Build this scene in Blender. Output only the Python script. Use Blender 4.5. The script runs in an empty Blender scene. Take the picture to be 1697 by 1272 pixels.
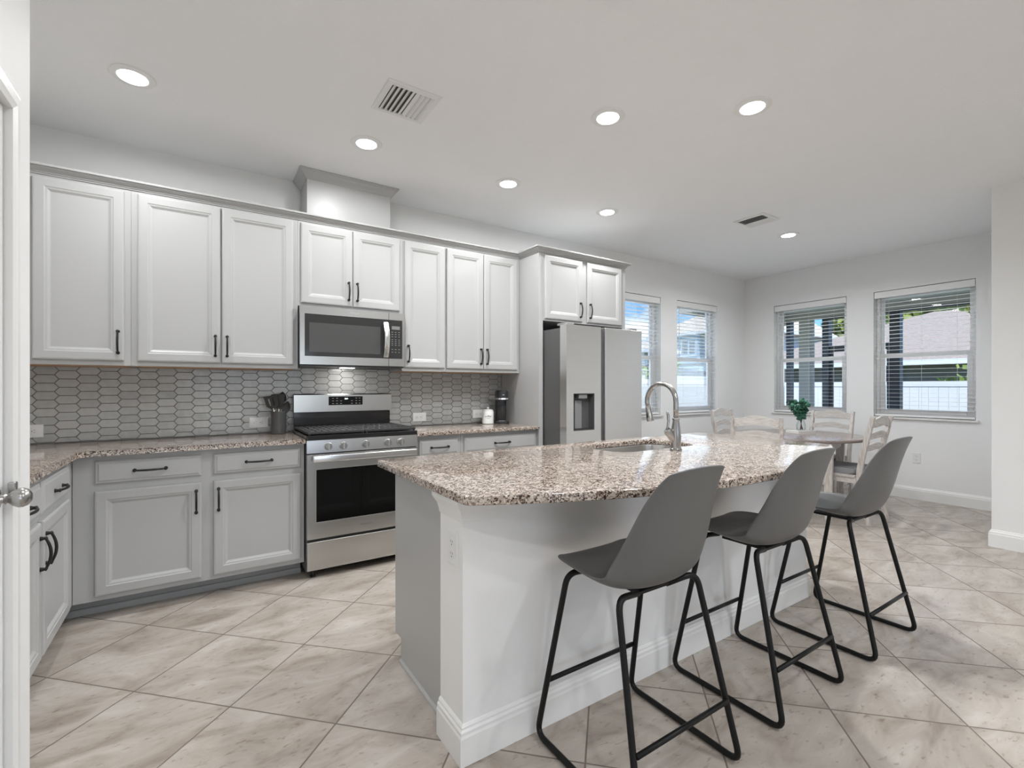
import bpy, bmesh, math, random
from mathutils import Vector, Matrix
R = math.radians
random.seed(7)
SC = bpy.context.scene
COL = SC.collection

# ------------------------------------------------------------------ camera, world, light, exposure
cam_d = bpy.data.cameras.new('camera')
cam = bpy.data.objects.new('camera', cam_d); COL.objects.link(cam)
cam.location = (0, 0, 1.252)
cam.rotation_euler = (R(90), 0, R(-33.337))
cam_d.sensor_width = 36.0
cam_d.lens = 784.9 / 1697 * 36.0
cam_d.shift_y = 4.8 / 1697
cam_d.clip_start = 0.02; cam_d.clip_end = 400
SC.camera = cam
vs = SC.view_settings
vs.view_transform = 'Standard'; vs.look = 'None'; vs.gamma = 1.0; vs.exposure = 0.78
vs.use_curve_mapping = False

world = bpy.data.worlds.new('world'); SC.world = world
world.use_nodes = True
wn = world.node_tree.nodes; wl = world.node_tree.links
wn.clear()
w_out = wn.new('ShaderNodeOutputWorld'); w_bg = wn.new('ShaderNodeBackground')
w_tc = wn.new('ShaderNodeTexCoord'); w_sep = wn.new('ShaderNodeSeparateXYZ')
w_ramp = wn.new('ShaderNodeValToRGB'); w_noise = wn.new('ShaderNodeTexNoise')
w_map = wn.new('ShaderNodeMapping'); w_cr = wn.new('ShaderNodeValToRGB'); w_mix = wn.new('ShaderNodeMix')
w_mix.data_type = 'RGBA'
wl.new(w_tc.outputs['Generated'], w_sep.inputs[0]); wl.new(w_sep.outputs['Z'], w_ramp.inputs[0])
e = w_ramp.color_ramp.elements
e[0].position = 0.0; e[0].color = (0.55, 0.74, 0.95, 1)
e[1].position = 0.35; e[1].color = (0.11, 0.34, 0.85, 1)
el = w_ramp.color_ramp.elements.new(0.08); el.color = (0.20, 0.47, 0.92, 1)
wl.new(w_tc.outputs['Generated'], w_map.inputs[0]); w_map.inputs['Scale'].default_value = (1, 1, 2.6)
wl.new(w_map.outputs[0], w_noise.inputs['Vector'])
w_noise.inputs['Scale'].default_value = 5.5; w_noise.inputs['Detail'].default_value = 7; w_noise.inputs['Roughness'].default_value = 0.6
wl.new(w_noise.outputs['Fac'], w_cr.inputs[0])
w_cr.color_ramp.elements[0].position = 0.52; w_cr.color_ramp.elements[1].position = 0.66
wl.new(w_cr.outputs[0], w_mix.inputs[0]); wl.new(w_ramp.outputs[0], w_mix.inputs[6])
w_mix.inputs[7].default_value = (0.95, 0.96, 1.0, 1)
wl.new(w_mix.outputs[2], w_bg.inputs[0]); w_bg.inputs[1].default_value = 1.1
wl.new(w_bg.outputs[0], w_out.inputs[0])

sun_d = bpy.data.lights.new('sun', 'SUN'); sun_d.energy = 3.3; sun_d.angle = R(1.0); sun_d.color = (1, .96, .9)
sun = bpy.data.objects.new('sun', sun_d); COL.objects.link(sun)
sun.rotation_euler = Vector((0.45, 0.42, -0.90)).to_track_quat('-Z', 'Y').to_euler()

def area(name, loc, direction, sx, sy, power, color=(1, 1, 1), shape='RECTANGLE', spread=180.0):
    d = bpy.data.lights.new(name, 'AREA'); d.shape = shape; d.size = sx
    if shape in ('RECTANGLE', 'ELLIPSE'): d.size_y = sy
    d.energy = power; d.color = color; d.spread = R(spread)
    o = bpy.data.objects.new(name, d); COL.objects.link(o); o.location = loc
    o.rotation_euler = Vector(direction).to_track_quat('-Z', 'Z').to_euler()
    return o
# rear and side fill lamps, unseen, added behind the photographer to brighten the ceiling
area('fill_rear_opening', (1.0, -4.55, 1.06), (0.0, 1, 0.8), 2.3, 2.0, 14, (1.0, .995, .985))
area('fill_living_side', (-3.40, -2.0, 1.45), (1, .15, .6), 2.4, 1.6, 11, (1.0, .995, .985))
area('daylight_window_a', (5.563, 4.16, 1.65), (0, -1, .2), .8, 1.4, 2.4, (.95, .98, 1))
area('daylight_window_b', (4.381, 4.16, 1.65), (0, -1, .2), .8, 1.4, 2.4, (.95, .98, 1))
area('daylight_window_c', (6.90, 3.06, 1.65), (-1, 0, .2), .8, 1.4, 2.4, (.95, .98, 1))
area('daylight_window_d', (6.90, 1.892, 1.65), (-1, 0, .2), .8, 1.4, 2.4, (.95, .98, 1))
DOWNLIGHT_W = 12.5

# ------------------------------------------------------------------ constants
D = 3.93; XW = 6.667; CEIL = 2.816; WT = 0.16

# ------------------------------------------------------------------ materials
def M(name, color=(.8, .8, .8), rough=.5, metal=0.0, spec=.5, coat=0.0, emit=None, estr=0.0, var=0.03, vscale=6.0, bump=0.0, bscale=60.0, stretch=None):
    m = bpy.data.materials.new(name); m.use_nodes = True
    nt = m.node_tree; b = nt.nodes['Principled BSDF']
    b.inputs['Base Color'].default_value = (*color, 1); b.inputs['Roughness'].default_value = rough
    b.inputs['Metallic'].default_value = metal; b.inputs['Specular IOR Level'].default_value = spec
    b.inputs['Coat Weight'].default_value = coat
    if emit: b.inputs['Emission Color'].default_value = (*emit, 1); b.inputs['Emission Strength'].default_value = estr
    tc = nt.nodes.new('ShaderNodeTexCoord'); mp = nt.nodes.new('ShaderNodeMapping')
    nt.links.new(tc.outputs['Object'], mp.inputs[0])
    if stretch: mp.inputs['Scale'].default_value = stretch
    if var > 0:
        n = nt.nodes.new('ShaderNodeTexNoise'); n.inputs['Scale'].default_value = vscale; n.inputs['Detail'].default_value = 4
        nt.links.new(mp.outputs[0], n.inputs['Vector'])
        mx = nt.nodes.new('ShaderNodeMix'); mx.data_type = 'RGBA'
        mx.inputs[6].default_value = (*[c * (1 - var) for c in color], 1)
        mx.inputs[7].default_value = (*[min(1, c * (1 + var)) for c in color], 1)
        nt.links.new(n.outputs['Fac'], mx.inputs[0]); nt.links.new(mx.outputs[2], b.inputs['Base Color'])
    if bump > 0:
        n2 = nt.nodes.new('ShaderNodeTexNoise'); n2.inputs['Scale'].default_value = bscale; n2.inputs['Detail'].default_value = 3
        nt.links.new(mp.outputs[0], n2.inputs['Vector'])
        bp = nt.nodes.new('ShaderNodeBump'); bp.inputs['Strength'].default_value = bump; bp.inputs['Distance'].default_value = .004
        nt.links.new(n2.outputs['Fac'], bp.inputs['Height']); nt.links.new(bp.outputs[0], b.inputs['Normal'])
    return m
def nn(m, t, **kw):
    n = m.node_tree.nodes.new(t)
    for k, v in kw.items(): setattr(n, k, v)
    return n

m_wall = M('wall_paint', (.84, .84, .835), .75, spec=.25, bump=.12, bscale=220, var=.012)
m_ceil = M('ceiling_texture', (.90, .905, .91), .85, spec=.2, bump=.35, bscale=95, var=.012)
m_white = M('white_trim', (.83, .83, .82), .38, var=.01)
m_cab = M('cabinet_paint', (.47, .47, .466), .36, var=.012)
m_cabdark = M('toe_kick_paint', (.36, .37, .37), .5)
m_rawwood = M('raw_plywood', (.52, .33, .21), .7, var=.15, vscale=12, stretch=(1, 14, 1))
m_black = M('black_iron', (.012, .011, .011), .42, spec=.4)
m_steel = M('stainless_steel', (.56, .56, .55), .25, metal=1, var=.06, vscale=5, stretch=(.6, .6, 60))
m_steelh = M('stainless_handle', (.80, .80, .79), .22, metal=1, var=.03, vscale=5, stretch=(60, .6, .6))
m_fridge = M('fridge_steel', (.76, .76, .75), .30, metal=1, var=.05, vscale=4, stretch=(1, 1, 70))
m_nickel = M('brushed_nickel', (.42, .415, .405), .24, metal=1, var=.03)
m_darkside = M('appliance_side_gray', (.10, .10, .10), .45)
m_blackglass = M('black_glass', (.004, .004, .004), .06, spec=.25, var=0)
m_mwglass = M('microwave_glass', (.04, .04, .04), .07, spec=.4, var=0)
m_mwscreen = M('microwave_mesh_screen', (.085, .085, .085), .15, spec=.35, var=0)
m_blackplastic = M('black_plastic', (.018, .018, .018), .32)
m_enamel = M('black_enamel', (.012, .012, .013), .16, coat=.3)
m_castiron = M('cast_iron', (.032, .032, .033), .55, bump=.3, bscale=300)
m_gray = M('button_gray', (.25, .25, .25), .5, var=0)
m_display = M('lit_display', (.02, .02, .02), .3, emit=(.85, .93, 1), estr=2.2, var=0)
m_lcd = M('dim_lcd', (.22, .22, .22), .25, var=0)
m_crock = M('gray_stoneware', (.075, .075, .075), .33, var=.05)
m_silicone = M('charcoal_silicone', (.035, .035, .036), .5)
m_ceramic = M('white_ceramic', (.82, .82, .80), .14, coat=.3, var=.01)
m_ink = M('dark_ink', (.05, .05, .05), .6, var=0)
m_silverink = M('silver_lettering', (.75, .75, .75), .3, metal=.6, var=0)
m_inkgray = M('gray_lettering', (.16, .16, .16), .5, var=0)
m_outlet = M('outlet_plastic', (.80, .80, .79), .35, var=0)
m_stool = M('gray_polypropylene', (.125, .125, .123), .42, var=.02, bump=.04, bscale=400)
m_tube = M('black_powder_coat', (.008, .008, .008), .42, spec=.25)
m_cushion = M('gray_chair_cushion', (.27, .27, .275), .9, bump=.3, bscale=500)
m_fencewhite = M('white_vinyl_fence', (.86, .86, .87), .5)
m_vinyl = M('white_vinyl_frame', (.85, .85, .85), .35, var=.01)
m_slat = M('blind_slat_white', (.86, .86, .85), .45, var=.01)
m_cord = M('blind_cord', (.75, .75, .73), .8, var=0)
m_sill = M('marble_sill', (.74, .73, .71), .2, var=.06)
m_bronze = M('dark_bronze_aluminum', (.045, .045, .05), .45)
m_stucco = M('beige_stucco', (.50, .45, .38), .9, bump=.3, bscale=40)
m_porchceil = M('porch_ceiling_paint', (.74, .68, .57), .8)
m_grass = M('lawn', (.12, .19, .06), .95, var=.35, vscale=3)
m_patio = M('patio_concrete', (.55, .53, .50), .85, var=.08)
m_siding = M('blue_gray_siding', (.42, .50, .56), .7, var=.04)
m_roofbeige = M('beige_shingles', (.62, .53, .42), .9, var=.12, vscale=8)
m_roofpink = M('brown_shingles', (.33, .262, .212), .9, var=.25, vscale=9)
m_roofgray = M('gray_shingles', (.45, .42, .40), .9, var=.15, vscale=8)
m_roofdark = M('charcoal_shingles', (.08, .08, .085), .9, var=.15)
m_darkwall = M('shade_dark_wall', (.16, .14, .13), .9)  # dark tone paints in the shadowed porch under the low house's eave
m_winglass = M('far_window_glass', (.10, .11, .10), .1, var=0)
m_leaf = M('eucalyptus_leaf', (.036, .15, .09), .5, var=.35, vscale=30)
m_stem = M('brown_stem', (.10, .05, .035), .7)
m_treeleaf = M('yellow_green_leaves', (.26, .30, .07), .8, var=.4, vscale=2)
m_shrubleaf = M('shrub_leaves', (.24, .33, .06), .8, var=.4, vscale=2)
m_bark = M('bark', (.12, .09, .06), .9, var=.2)
m_book = M('book_cover_white', (.78, .77, .74), .5)
m_page = M('book_pages', (.72, .70, .66), .9, var=.1, vscale=5, stretch=(1, 1, 300))
m_grout = M('backsplash_grout', (.17, .165, .16), .9)
m_lens = M('downlight_lens', (.9, .9, .9), .4, emit=(1, .985, .96), estr=9.0, var=0)
m_vent = M('vent_white_metal', (.80, .80, .79), .45, var=.01)
m_duct = M('duct_dark', (.10, .10, .095), .8)

def glass_mat():
    m = bpy.data.materials.new('clear_glass'); m.use_nodes = True
    nt = m.node_tree; nt.nodes.clear()
    o = nn(m, 'ShaderNodeOutputMaterial'); mx = nn(m, 'ShaderNodeMixShader'); t = nn(m, 'ShaderNodeBsdfTransparent')
    g = nn(m, 'ShaderNodeBsdfGlossy'); f = nn(m, 'ShaderNodeFresnel'); f.inputs['IOR'].default_value = 1.45
    g.inputs['Roughness'].default_value = .02; t.inputs[0].default_value = (.96, .975, .97, 1)
    ml = nn(m, 'ShaderNodeMath', operation='MULTIPLY'); ml.inputs[1].default_value = .45
    nt.links.new(f.outputs[0], ml.inputs[0]); nt.links.new(ml.outputs[0], mx.inputs[0])
    nt.links.new(t.outputs[0], mx.inputs[1]); nt.links.new(g.outputs[0], mx.inputs[2]); nt.links.new(mx.outputs[0], o.inputs[0])
    return m
m_glass = glass_mat()

def granite_mat():
    m = M('speckled_granite', (.5, .4, .35), .09, spec=.5, var=0)
    nt = m.node_tree; L = nt.links; b = nt.nodes['Principled BSDF']
    tc = nn(m, 'ShaderNodeTexCoord')
    n0 = nn(m, 'ShaderNodeTexNoise'); n0.inputs['Scale'].default_value = 90; n0.inputs['Detail'].default_value = 3
    add = nn(m, 'ShaderNodeVectorMath', operation='ADD'); sc = nn(m, 'ShaderNodeVectorMath', operation='SCALE'); sc.inputs['Scale'].default_value = .014
    L.new(tc.outputs['Object'], n0.inputs['Vector']); L.new(n0.outputs['Color'], sc.inputs[0])
    L.new(tc.outputs['Object'], add.inputs[0]); L.new(sc.outputs[0], add.inputs[1])
    v = nn(m, 'ShaderNodeTexVoronoi'); v.inputs['Scale'].default_value = 190; L.new(add.outputs[0], v.inputs['Vector'])
    sp = nn(m, 'ShaderNodeSeparateColor'); L.new(v.outputs['Color'], sp.inputs[0])
    n1 = nn(m, 'ShaderNodeTexNoise'); n1.inputs['Scale'].default_value = 38; n1.inputs['Detail'].default_value = 2; L.new(tc.outputs['Object'], n1.inputs['Vector'])
    ma = nn(m, 'ShaderNodeMath', operation='MULTIPLY_ADD'); ma.inputs[1].default_value = .9; ma.inputs[2].default_value = -.45; L.new(n1.outputs['Fac'], ma.inputs[0])
    sm = nn(m, 'ShaderNodeMath', operation='ADD'); L.new(sp.outputs[0], sm.inputs[0]); L.new(ma.outputs[0], sm.inputs[1])
    rp = nn(m, 'ShaderNodeValToRGB'); rp.color_ramp.interpolation = 'CONSTANT'; L.new(sm.outputs[0], rp.inputs[0])
    el = rp.color_ramp.elements
    el[0].position = 0; el[0].color = (.035, .022, .018, 1)
    el[1].position = .15; el[1].color = (.12, .082, .066, 1)
    for p, c in ((.30, (.26, .198, .16)), (.45, (.41, .335, .28)), (.66, (.51, .44, .38)), (.86, (.62, .555, .49))):
        x = el.new(p); x.color = (*c, 1)
    L.new(rp.outputs[0], b.inputs['Base Color'])
    return m
m_granite = granite_mat()

def floor_mat():
    m = M('porcelain_tile_floor', (.5, .45, .4), .3, spec=.45, var=0)
    nt = m.node_tree; L = nt.links; b = nt.nodes['Principled BSDF']
    tc = nn(m, 'ShaderNodeTexCoord'); sx = nn(m, 'ShaderNodeSeparateXYZ'); L.new(tc.outputs['Object'], sx.inputs[0])
    def math_(op, a, bb=None, c=None):
        n = nn(m, 'ShaderNodeMath', operation=op)
        for i, q in enumerate((a, bb, c)):
            if q is None: continue
            if isinstance(q, (int, float)): n.inputs[i].default_value = q
            else: L.new(q, n.inputs[i])
        return n.outputs[0]
    P = .459
    u = math_('MULTIPLY', math_('ADD', sx.outputs[0], sx.outputs[1]), 1 / math.sqrt(2))
    v = math_('MULTIPLY', math_('SUBTRACT', sx.outputs[0], sx.outputs[1]), 1 / math.sqrt(2))
    u = math_('DIVIDE', math_('SUBTRACT', u, 2.052 - 40 * P), P); v = math_('DIVIDE', math_('SUBTRACT', v, -1.916 - 40 * P), P)
    fu = math_('FRACT', u); fv = math_('FRACT', v)
    du = math_('MINIMUM', fu, math_('SUBTRACT', 1, fu)); dv = math_('MINIMUM', fv, math_('SUBTRACT', 1, fv))
    dd = math_('MINIMUM', du, dv)
    gm = nn(m, 'ShaderNodeMapRange', interpolation_type='SMOOTHSTEP'); L.new(dd, gm.inputs[0])
    gm.inputs[1].default_value = .0045; gm.inputs[2].default_value = .0085
    iu = math_('FLOOR', u); iv = math_('FLOOR', v)
    cb = nn(m, 'ShaderNodeCombineXYZ'); L.new(iu, cb.inputs[0]); L.new(iv, cb.inputs[1])
    wn_ = nn(m, 'ShaderNodeTexWhiteNoise', noise_dimensions='3D'); L.new(cb.outputs[0], wn_.inputs['Vector'])
    off = nn(m, 'ShaderNodeVectorMath', operation='SCALE'); off.inputs['Scale'].default_value = 37; L.new(wn_.outputs['Color'], off.inputs[0])
    ad = nn(m, 'ShaderNodeVectorMath', operation='ADD'); L.new(tc.outputs['Object'], ad.inputs[0]); L.new(off.outputs[0], ad.inputs[1])
    mp = nn(m, 'ShaderNodeMapping'); mp.inputs['Rotation'].default_value = (0, 0, R(20)); mp.inputs['Scale'].default_value = (1, 2.2, 1); L.new(ad.outputs[0], mp.inputs[0])
    n1 = nn(m, 'ShaderNodeTexNoise'); n1.inputs['Scale'].default_value = 3.2; n1.inputs['Detail'].default_value = 9; n1.inputs['Roughness'].default_value = .62; n1.inputs['Distortion'].default_value = .8
    L.new(mp.outputs[0], n1.inputs['Vector'])
    r1 = nn(m, 'ShaderNodeValToRGB'); L.new(n1.outputs['Fac'], r1.inputs[0])
    e = r1.color_ramp.elements
    e[0].position = .30; e[0].color = (.29, .24, .20, 1); e[1].position = .68; e[1].color = (.55, .505, .46, 1)
    x = e.new(.46); x.color = (.42, .37, .322, 1); x = e.new(.56); x.color = (.48, .432, .385, 1)
    n2 = nn(m, 'ShaderNodeTexNoise'); n2.inputs['Scale'].default_value = 26; n2.inputs['Detail'].default_value = 5; L.new(mp.outputs[0], n2.inputs['Vector'])
    r2 = nn(m, 'ShaderNodeValToRGB'); L.new(n2.outputs['Fac'], r2.inputs[0]); r2.color_ramp.elements[0].position = .27; r2.color_ramp.elements[0].color = (.62, .55, .48, 1); r2.color_ramp.elements[1].position = .40; r2.color_ramp.elements[1].color = (1, 1, 1, 1)
    mu = nn(m, 'ShaderNodeMix', data_type='RGBA', blend_type='MULTIPLY'); mu.inputs[0].default_value = .9
    L.new(r1.outputs[0], mu.inputs[6]); L.new(r2.outputs[0], mu.inputs[7])
    mg = nn(m, 'ShaderNodeMix', data_type='RGBA'); L.new(gm.outputs[0], mg.inputs[0])
    mg.inputs[6].default_value = (.20, .16, .135, 1); L.new(mu.outputs[2], mg.inputs[7])
    L.new(mg.outputs[2], b.inputs['Base Color'])
    rr = nn(m, 'ShaderNodeMapRange'); L.new(gm.outputs[0], rr.inputs[0]); rr.inputs[3].default_value = .8; rr.inputs[4].default_value = .30
    L.new(rr.outputs[0], b.inputs['Roughness'])
    bp = nn(m, 'ShaderNodeBump'); bp.inputs['Strength'].default_value = .5; bp.inputs['Distance'].default_value = .003
    L.new(gm.outputs[0], bp.inputs['Height']); L.new(bp.outputs[0], b.inputs['Normal'])
    return m
m_floor = floor_mat()

def tile_mat():
    m = M('gray_glazed_tile', (.36, .36, .35), .16, spec=.5, var=0)
    nt = m.node_tree; L = nt.links; b = nt.nodes['Principled BSDF']
    g = nn(m, 'ShaderNodeNewGeometry'); tc = nn(m, 'ShaderNodeTexCoord')
    n = nn(m, 'ShaderNodeTexNoise'); n.inputs['Scale'].default_value = 30; n.inputs['Detail'].default_value = 4; L.new(tc.outputs['Object'], n.inputs['Vector'])
    a = nn(m, 'ShaderNodeMath', operation='MULTIPLY_ADD'); a.inputs[1].default_value = .5; L.new(g.outputs['Random Per Island'], a.inputs[0]); L.new(n.outputs['Fac'], a.inputs[2])
    r = nn(m, 'ShaderNodeValToRGB'); L.new(a.outputs[0], r.inputs[0])
    r.color_ramp.elements[0].position = .3; r.color_ramp.elements[0].color = (.365, .365, .355, 1)
    r.color_ramp.elements[1].position = 1.1; r.color_ramp.elements[1].color = (.47, .47, .455, 1)
    L.new(r.outputs[0], b.inputs['Base Color'])
    n2 = nn(m, 'ShaderNodeTexNoise'); n2.inputs['Scale'].default_value = 14; L.new(tc.outputs['Object'], n2.inputs['Vector'])
    bp = nn(m, 'ShaderNodeBump'); bp.inputs['Strength'].default_value = .25; bp.inputs['Distance'].default_value = .01; L.new(n2.outputs['Fac'], bp.inputs['Height']); L.new(bp.outputs[0], b.inputs['Normal'])
    return m
m_tile = tile_mat()

def wood_mat(name, c0, c1, rough, stretch):
    m = M(name, c0, rough, var=0)
    nt = m.node_tree; L = nt.links; b = nt.nodes['Principled BSDF']
    tc = nn(m, 'ShaderNodeTexCoord'); mp = nn(m, 'ShaderNodeMapping'); mp.inputs['Scale'].default_value = stretch; L.new(tc.outputs['Object'], mp.inputs[0])
    n = nn(m, 'ShaderNodeTexNoise'); n.inputs['Scale'].default_value = 9; n.inputs['Detail'].default_value = 6; L.new(mp.outputs[0], n.inputs['Vector'])
    r = nn(m, 'ShaderNodeValToRGB'); L.new(n.outputs['Fac'], r.inputs[0])
    r.color_ramp.elements[0].position = .36; r.color_ramp.elements[0].color = (*c0, 1); r.color_ramp.elements[1].position = .58; r.color_ramp.elements[1].color = (*c1, 1)
    L.new(r.outputs[0], b.inputs['Base Color'])
    return m
m_whitewash = wood_mat('whitewashed_wood', (.45, .385, .34), (.64, .61, .58), .55, (14, 14, 1.2))
m_whitewashx = wood_mat('whitewashed_rail_wood', (.50, .45, .41), (.64, .61, .58), .55, (1.2, 14, 14))
m_tabletop = wood_mat('weathered_brown_tabletop', (.20, .158, .14), (.29, .24, .22), .22, (1.3, 16, 16))

# ------------------------------------------------------------------ mesh helpers
def bm_(): return bmesh.new()
def box(bm, x0, x1, y0, y1, z0, z1, bev=0.0, seg=2):
    vs_ = [bm.verts.new((x, y, z)) for z in (z0, z1) for y in (y0, y1) for x in (x0, x1)]
    F = [(0, 2, 3, 1), (4, 5, 7, 6), (0, 1, 5, 4), (2, 6, 7, 3), (0, 4, 6, 2), (1, 3, 7, 5)]
    fs = [bm.faces.new([vs_[i] for i in f]) for f in F]
    if bev > 0:
        es = list({ed for f in fs for ed in f.edges})
        bmesh.ops.bevel(bm, geom=es, offset=bev, segments=seg, affect='EDGES', profile=.5)
def prism(bm, pts, z0, z1, mapf=None, bev=0.0):
    mapf = mapf or (lambda a, b, c: (a, b, c))
    lo = [bm.verts.new(mapf(a, b, z0)) for a, b in pts]; hi = [bm.verts.new(mapf(a, b, z1)) for a, b in pts]
    n = len(pts); fs = [bm.faces.new(lo[::-1]), bm.faces.new(hi)]
    for i in range(n): fs.append(bm.faces.new((lo[i], lo[(i + 1) % n], hi[(i + 1) % n], hi[i])))
    if bev > 0:
        es = list(set(fs[0].edges) | set(fs[1].edges))
        bmesh.ops.bevel(bm, geom=es, offset=bev, segments=4, affect='EDGES', profile=.5)
def tube(bm, pts, r, seg=10, closed=False):
    pts = [Vector(p) for p in pts]; n = len(pts)
    rs = r if isinstance(r, (list, tuple)) else [r] * n
    tang = []
    for i in range(n):
        a = pts[i - 1] if (i > 0 or closed) else pts[i]; b = pts[(i + 1) % n] if (i < n - 1 or closed) else pts[i]
        tang.append((b - a).normalized())
    t0 = tang[0]; up = Vector((0, 0, 1)) if abs(t0.z) < .9 else Vector((1, 0, 0))
    nrm = (up - t0 * up.dot(t0)).normalized(); loops = []
    for i in range(n):
        t = tang[i]; nrm = nrm - t * nrm.dot(t)
        nrm = nrm.normalized() if nrm.length > 1e-6 else t.orthogonal().normalized()
        bi = t.cross(nrm)
        loops.append([bm.verts.new(pts[i] + (nrm * math.cos(2 * math.pi * k / seg) + bi * math.sin(2 * math.pi * k / seg)) * rs[i]) for k in range(seg)])
    for i in range(n if closed else n - 1):
        A, Bq = loops[i], loops[(i + 1) % n]
        for k in range(seg): bm.faces.new((A[k], A[(k + 1) % seg], Bq[(k + 1) % seg], Bq[k]))
    if not closed: bm.faces.new(loops[0][::-1]); bm.faces.new(loops[-1])
def lathe(bm, prof, seg=32, mapf=None):
    """prof: (radius, height) list, mapf(x, y, h)"""
    mapf = mapf or (lambda x, y, h: (x, y, h)); loops = []
    for r, h_ in prof:
        if r < 1e-6: loops.append([bm.verts.new(mapf(0, 0, h_))])
        else: loops.append([bm.verts.new(mapf(r * math.cos(2 * math.pi * k / seg), r * math.sin(2 * math.pi * k / seg), h_)) for k in range(seg)])
    for A, Bq in zip(loops, loops[1:]):
        for k in range(seg):
            k2 = (k + 1) % seg
            if len(A) == 1 and len(Bq) == 1: continue
            if len(A) == 1: bm.faces.new((A[0], Bq[k2], Bq[k]))
            elif len(Bq) == 1: bm.faces.new((A[k], A[k2], Bq[0]))
            else: bm.faces.new((A[k], A[k2], Bq[k2], Bq[k]))
    if len(loops[0]) > 1: bm.faces.new(loops[0][::-1])
    if len(loops[-1]) > 1: bm.faces.new(loops[-1])
def rings(bm, mapf, w, h, lst, back=True):
    """nested mitred rectangles: lst of (inset, height)"""
    L = []
    for ins, c in lst:
        L.append([bm.verts.new(mapf(a, b, c)) for a, b in ((ins, ins), (w - ins, ins), (w - ins, h - ins), (ins, h - ins))])
    for A, Bq in zip(L, L[1:]):
        for k in range(4): bm.faces.new((A[k], A[(k + 1) % 4], Bq[(k + 1) % 4], Bq[k]))
    bm.faces.new(L[-1])
    if back: bm.faces.new(L[0][::-1])
def sweep(bm, path, prof, mapf=None, closed=False):
    """mitred sweep; path 2D, prof (out, h) closed outline; out = right of travel"""
    mapf = mapf or (lambda a, b, h: (a, b, h)); n = len(path); P = [Vector(p) for p in path]; L = []
    for i in range(n):
        d0 = (P[i] - P[i - 1]).normalized() if (i > 0 or closed) else None
        d1 = (P[(i + 1) % n] - P[i]).normalized() if (i < n - 1 or closed) else None
        d0 = d0 or d1; d1 = d1 or d0
        n0 = Vector((d0.y, -d0.x)); n1 = Vector((d1.y, -d1.x)); m_ = (n0 + n1).normalized(); m_ = m_ / max(.2, m_.dot(n0))
        L.append([bm.verts.new(mapf(P[i].x + m_.x * o, P[i].y + m_.y * o, h_)) for o, h_ in prof])
    k = len(prof)
    for i in range(n if closed else n - 1):
        A, Bq = L[i], L[(i + 1) % n]
        for j in range(k): bm.faces.new((A[j], A[(j + 1) % k], Bq[(j + 1) % k], Bq[j]))
    if not closed: bm.faces.new(L[0]); bm.faces.new(L[-1][::-1])
def sphere(bm, c, r, sx=1, sy=1, sz=1, u=16, v=10):
    bmesh.ops.create_uvsphere(bm, u_segments=u, v_segments=v, radius=r, matrix=Matrix.Translation(c) @ Matrix.Diagonal((sx, sy, sz, 1)))
def arc(cx, cy, r, a0, a1, n):
    return [(cx + r * math.cos(R(a0 + (a1 - a0) * i / n)), cy + r * math.sin(R(a0 + (a1 - a0) * i / n))) for i in range(n + 1)]
def rrect(x0, x1, y0, y1, r, n=6):
    return arc(x1 - r, y0 + r, r, -90, 0, n) + arc(x1 - r, y1 - r, r, 0, 90, n) + arc(x0 + r, y1 - r, r, 90, 180, n) + arc(x0 + r, y0 + r, r, 180, 270, n)
def text_into(bm, s, size, mapf, depth=.0006, shear=0.0, align='CENTER'):
    cu = bpy.data.curves.new('t', 'FONT'); cu.body = s; cu.size = size; cu.align_x = align; cu.align_y = 'CENTER'
    cu.extrude = 0; cu.shear = shear; cu.resolution_u = 3
    o = bpy.data.objects.new('t', cu); me = bpy.data.meshes.new_from_object(o)
    t = bmesh.new(); t.from_mesh(me)
    r = bmesh.ops.extrude_face_region(t, geom=t.faces[:]); 
    up = [v for v in r['geom'] if isinstance(v, bmesh.types.BMVert)]; S = set(up)
    vm = {v: bm.verts.new(mapf(v.co.x, v.co.y, depth if v in S else 0.0)) for v in t.verts}
    for f in t.faces:
        try: bm.faces.new([vm[v] for v in f.verts])
        except ValueError: pass
    t.free(); bpy.data.objects.remove(o); bpy.data.curves.remove(cu); bpy.data.meshes.remove(me)

ORI = {}
def mesh(name, bm, mat, smooth=False, ori=None, fix=True):
    if fix: bmesh.ops.recalc_face_normals(bm, faces=bm.faces[:])
    if ori is not None: bmesh.ops.translate(bm, verts=bm.verts[:], vec=-Vector(ori))
    me = bpy.data.meshes.new(name); bm.to_mesh(me); bm.free(); me.materials.append(mat)
    if smooth:
        me.polygons.foreach_set('use_smooth', [True] * len(me.polygons))
        if smooth == 'auto': me.set_sharp_from_angle(angle=R(38))
    return me
def tag(o, label, cat, group=None, kind=None):
    o['label'] = label; o['category'] = cat
    if group: o['group'] = group
    if kind: o['kind'] = kind
    return o
def thing(name, label, cat, loc=(0, 0, 0), rot=0.0, group=None, local=False):
    o = bpy.data.objects.new(name, None); COL.objects.link(o); o.location = loc; o.rotation_euler = (0, 0, rot)
    o.empty_display_size = .05; tag(o, label, cat, group)
    ORI[o.name] = Vector((0, 0, 0)) if local else Vector(loc)
    return o
def part(name, bm, mat, parent, smooth=False, label=None, fix=True):
    root = parent
    while root.parent: root = root.parent
    o = bpy.data.objects.new(name, mesh(name, bm, mat, smooth, ORI[root.name], fix)); COL.objects.link(o); o.parent = parent
    if label: o['label'] = label
    return o
def solo(name, bm, mat, label, cat, loc=(0, 0, 0), group=None, smooth=False, kind=None):
    o = bpy.data.objects.new(name, mesh(name, bm, mat, smooth, loc)); COL.objects.link(o); o.location = loc
    return tag(o, label, cat, group, kind)
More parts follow.
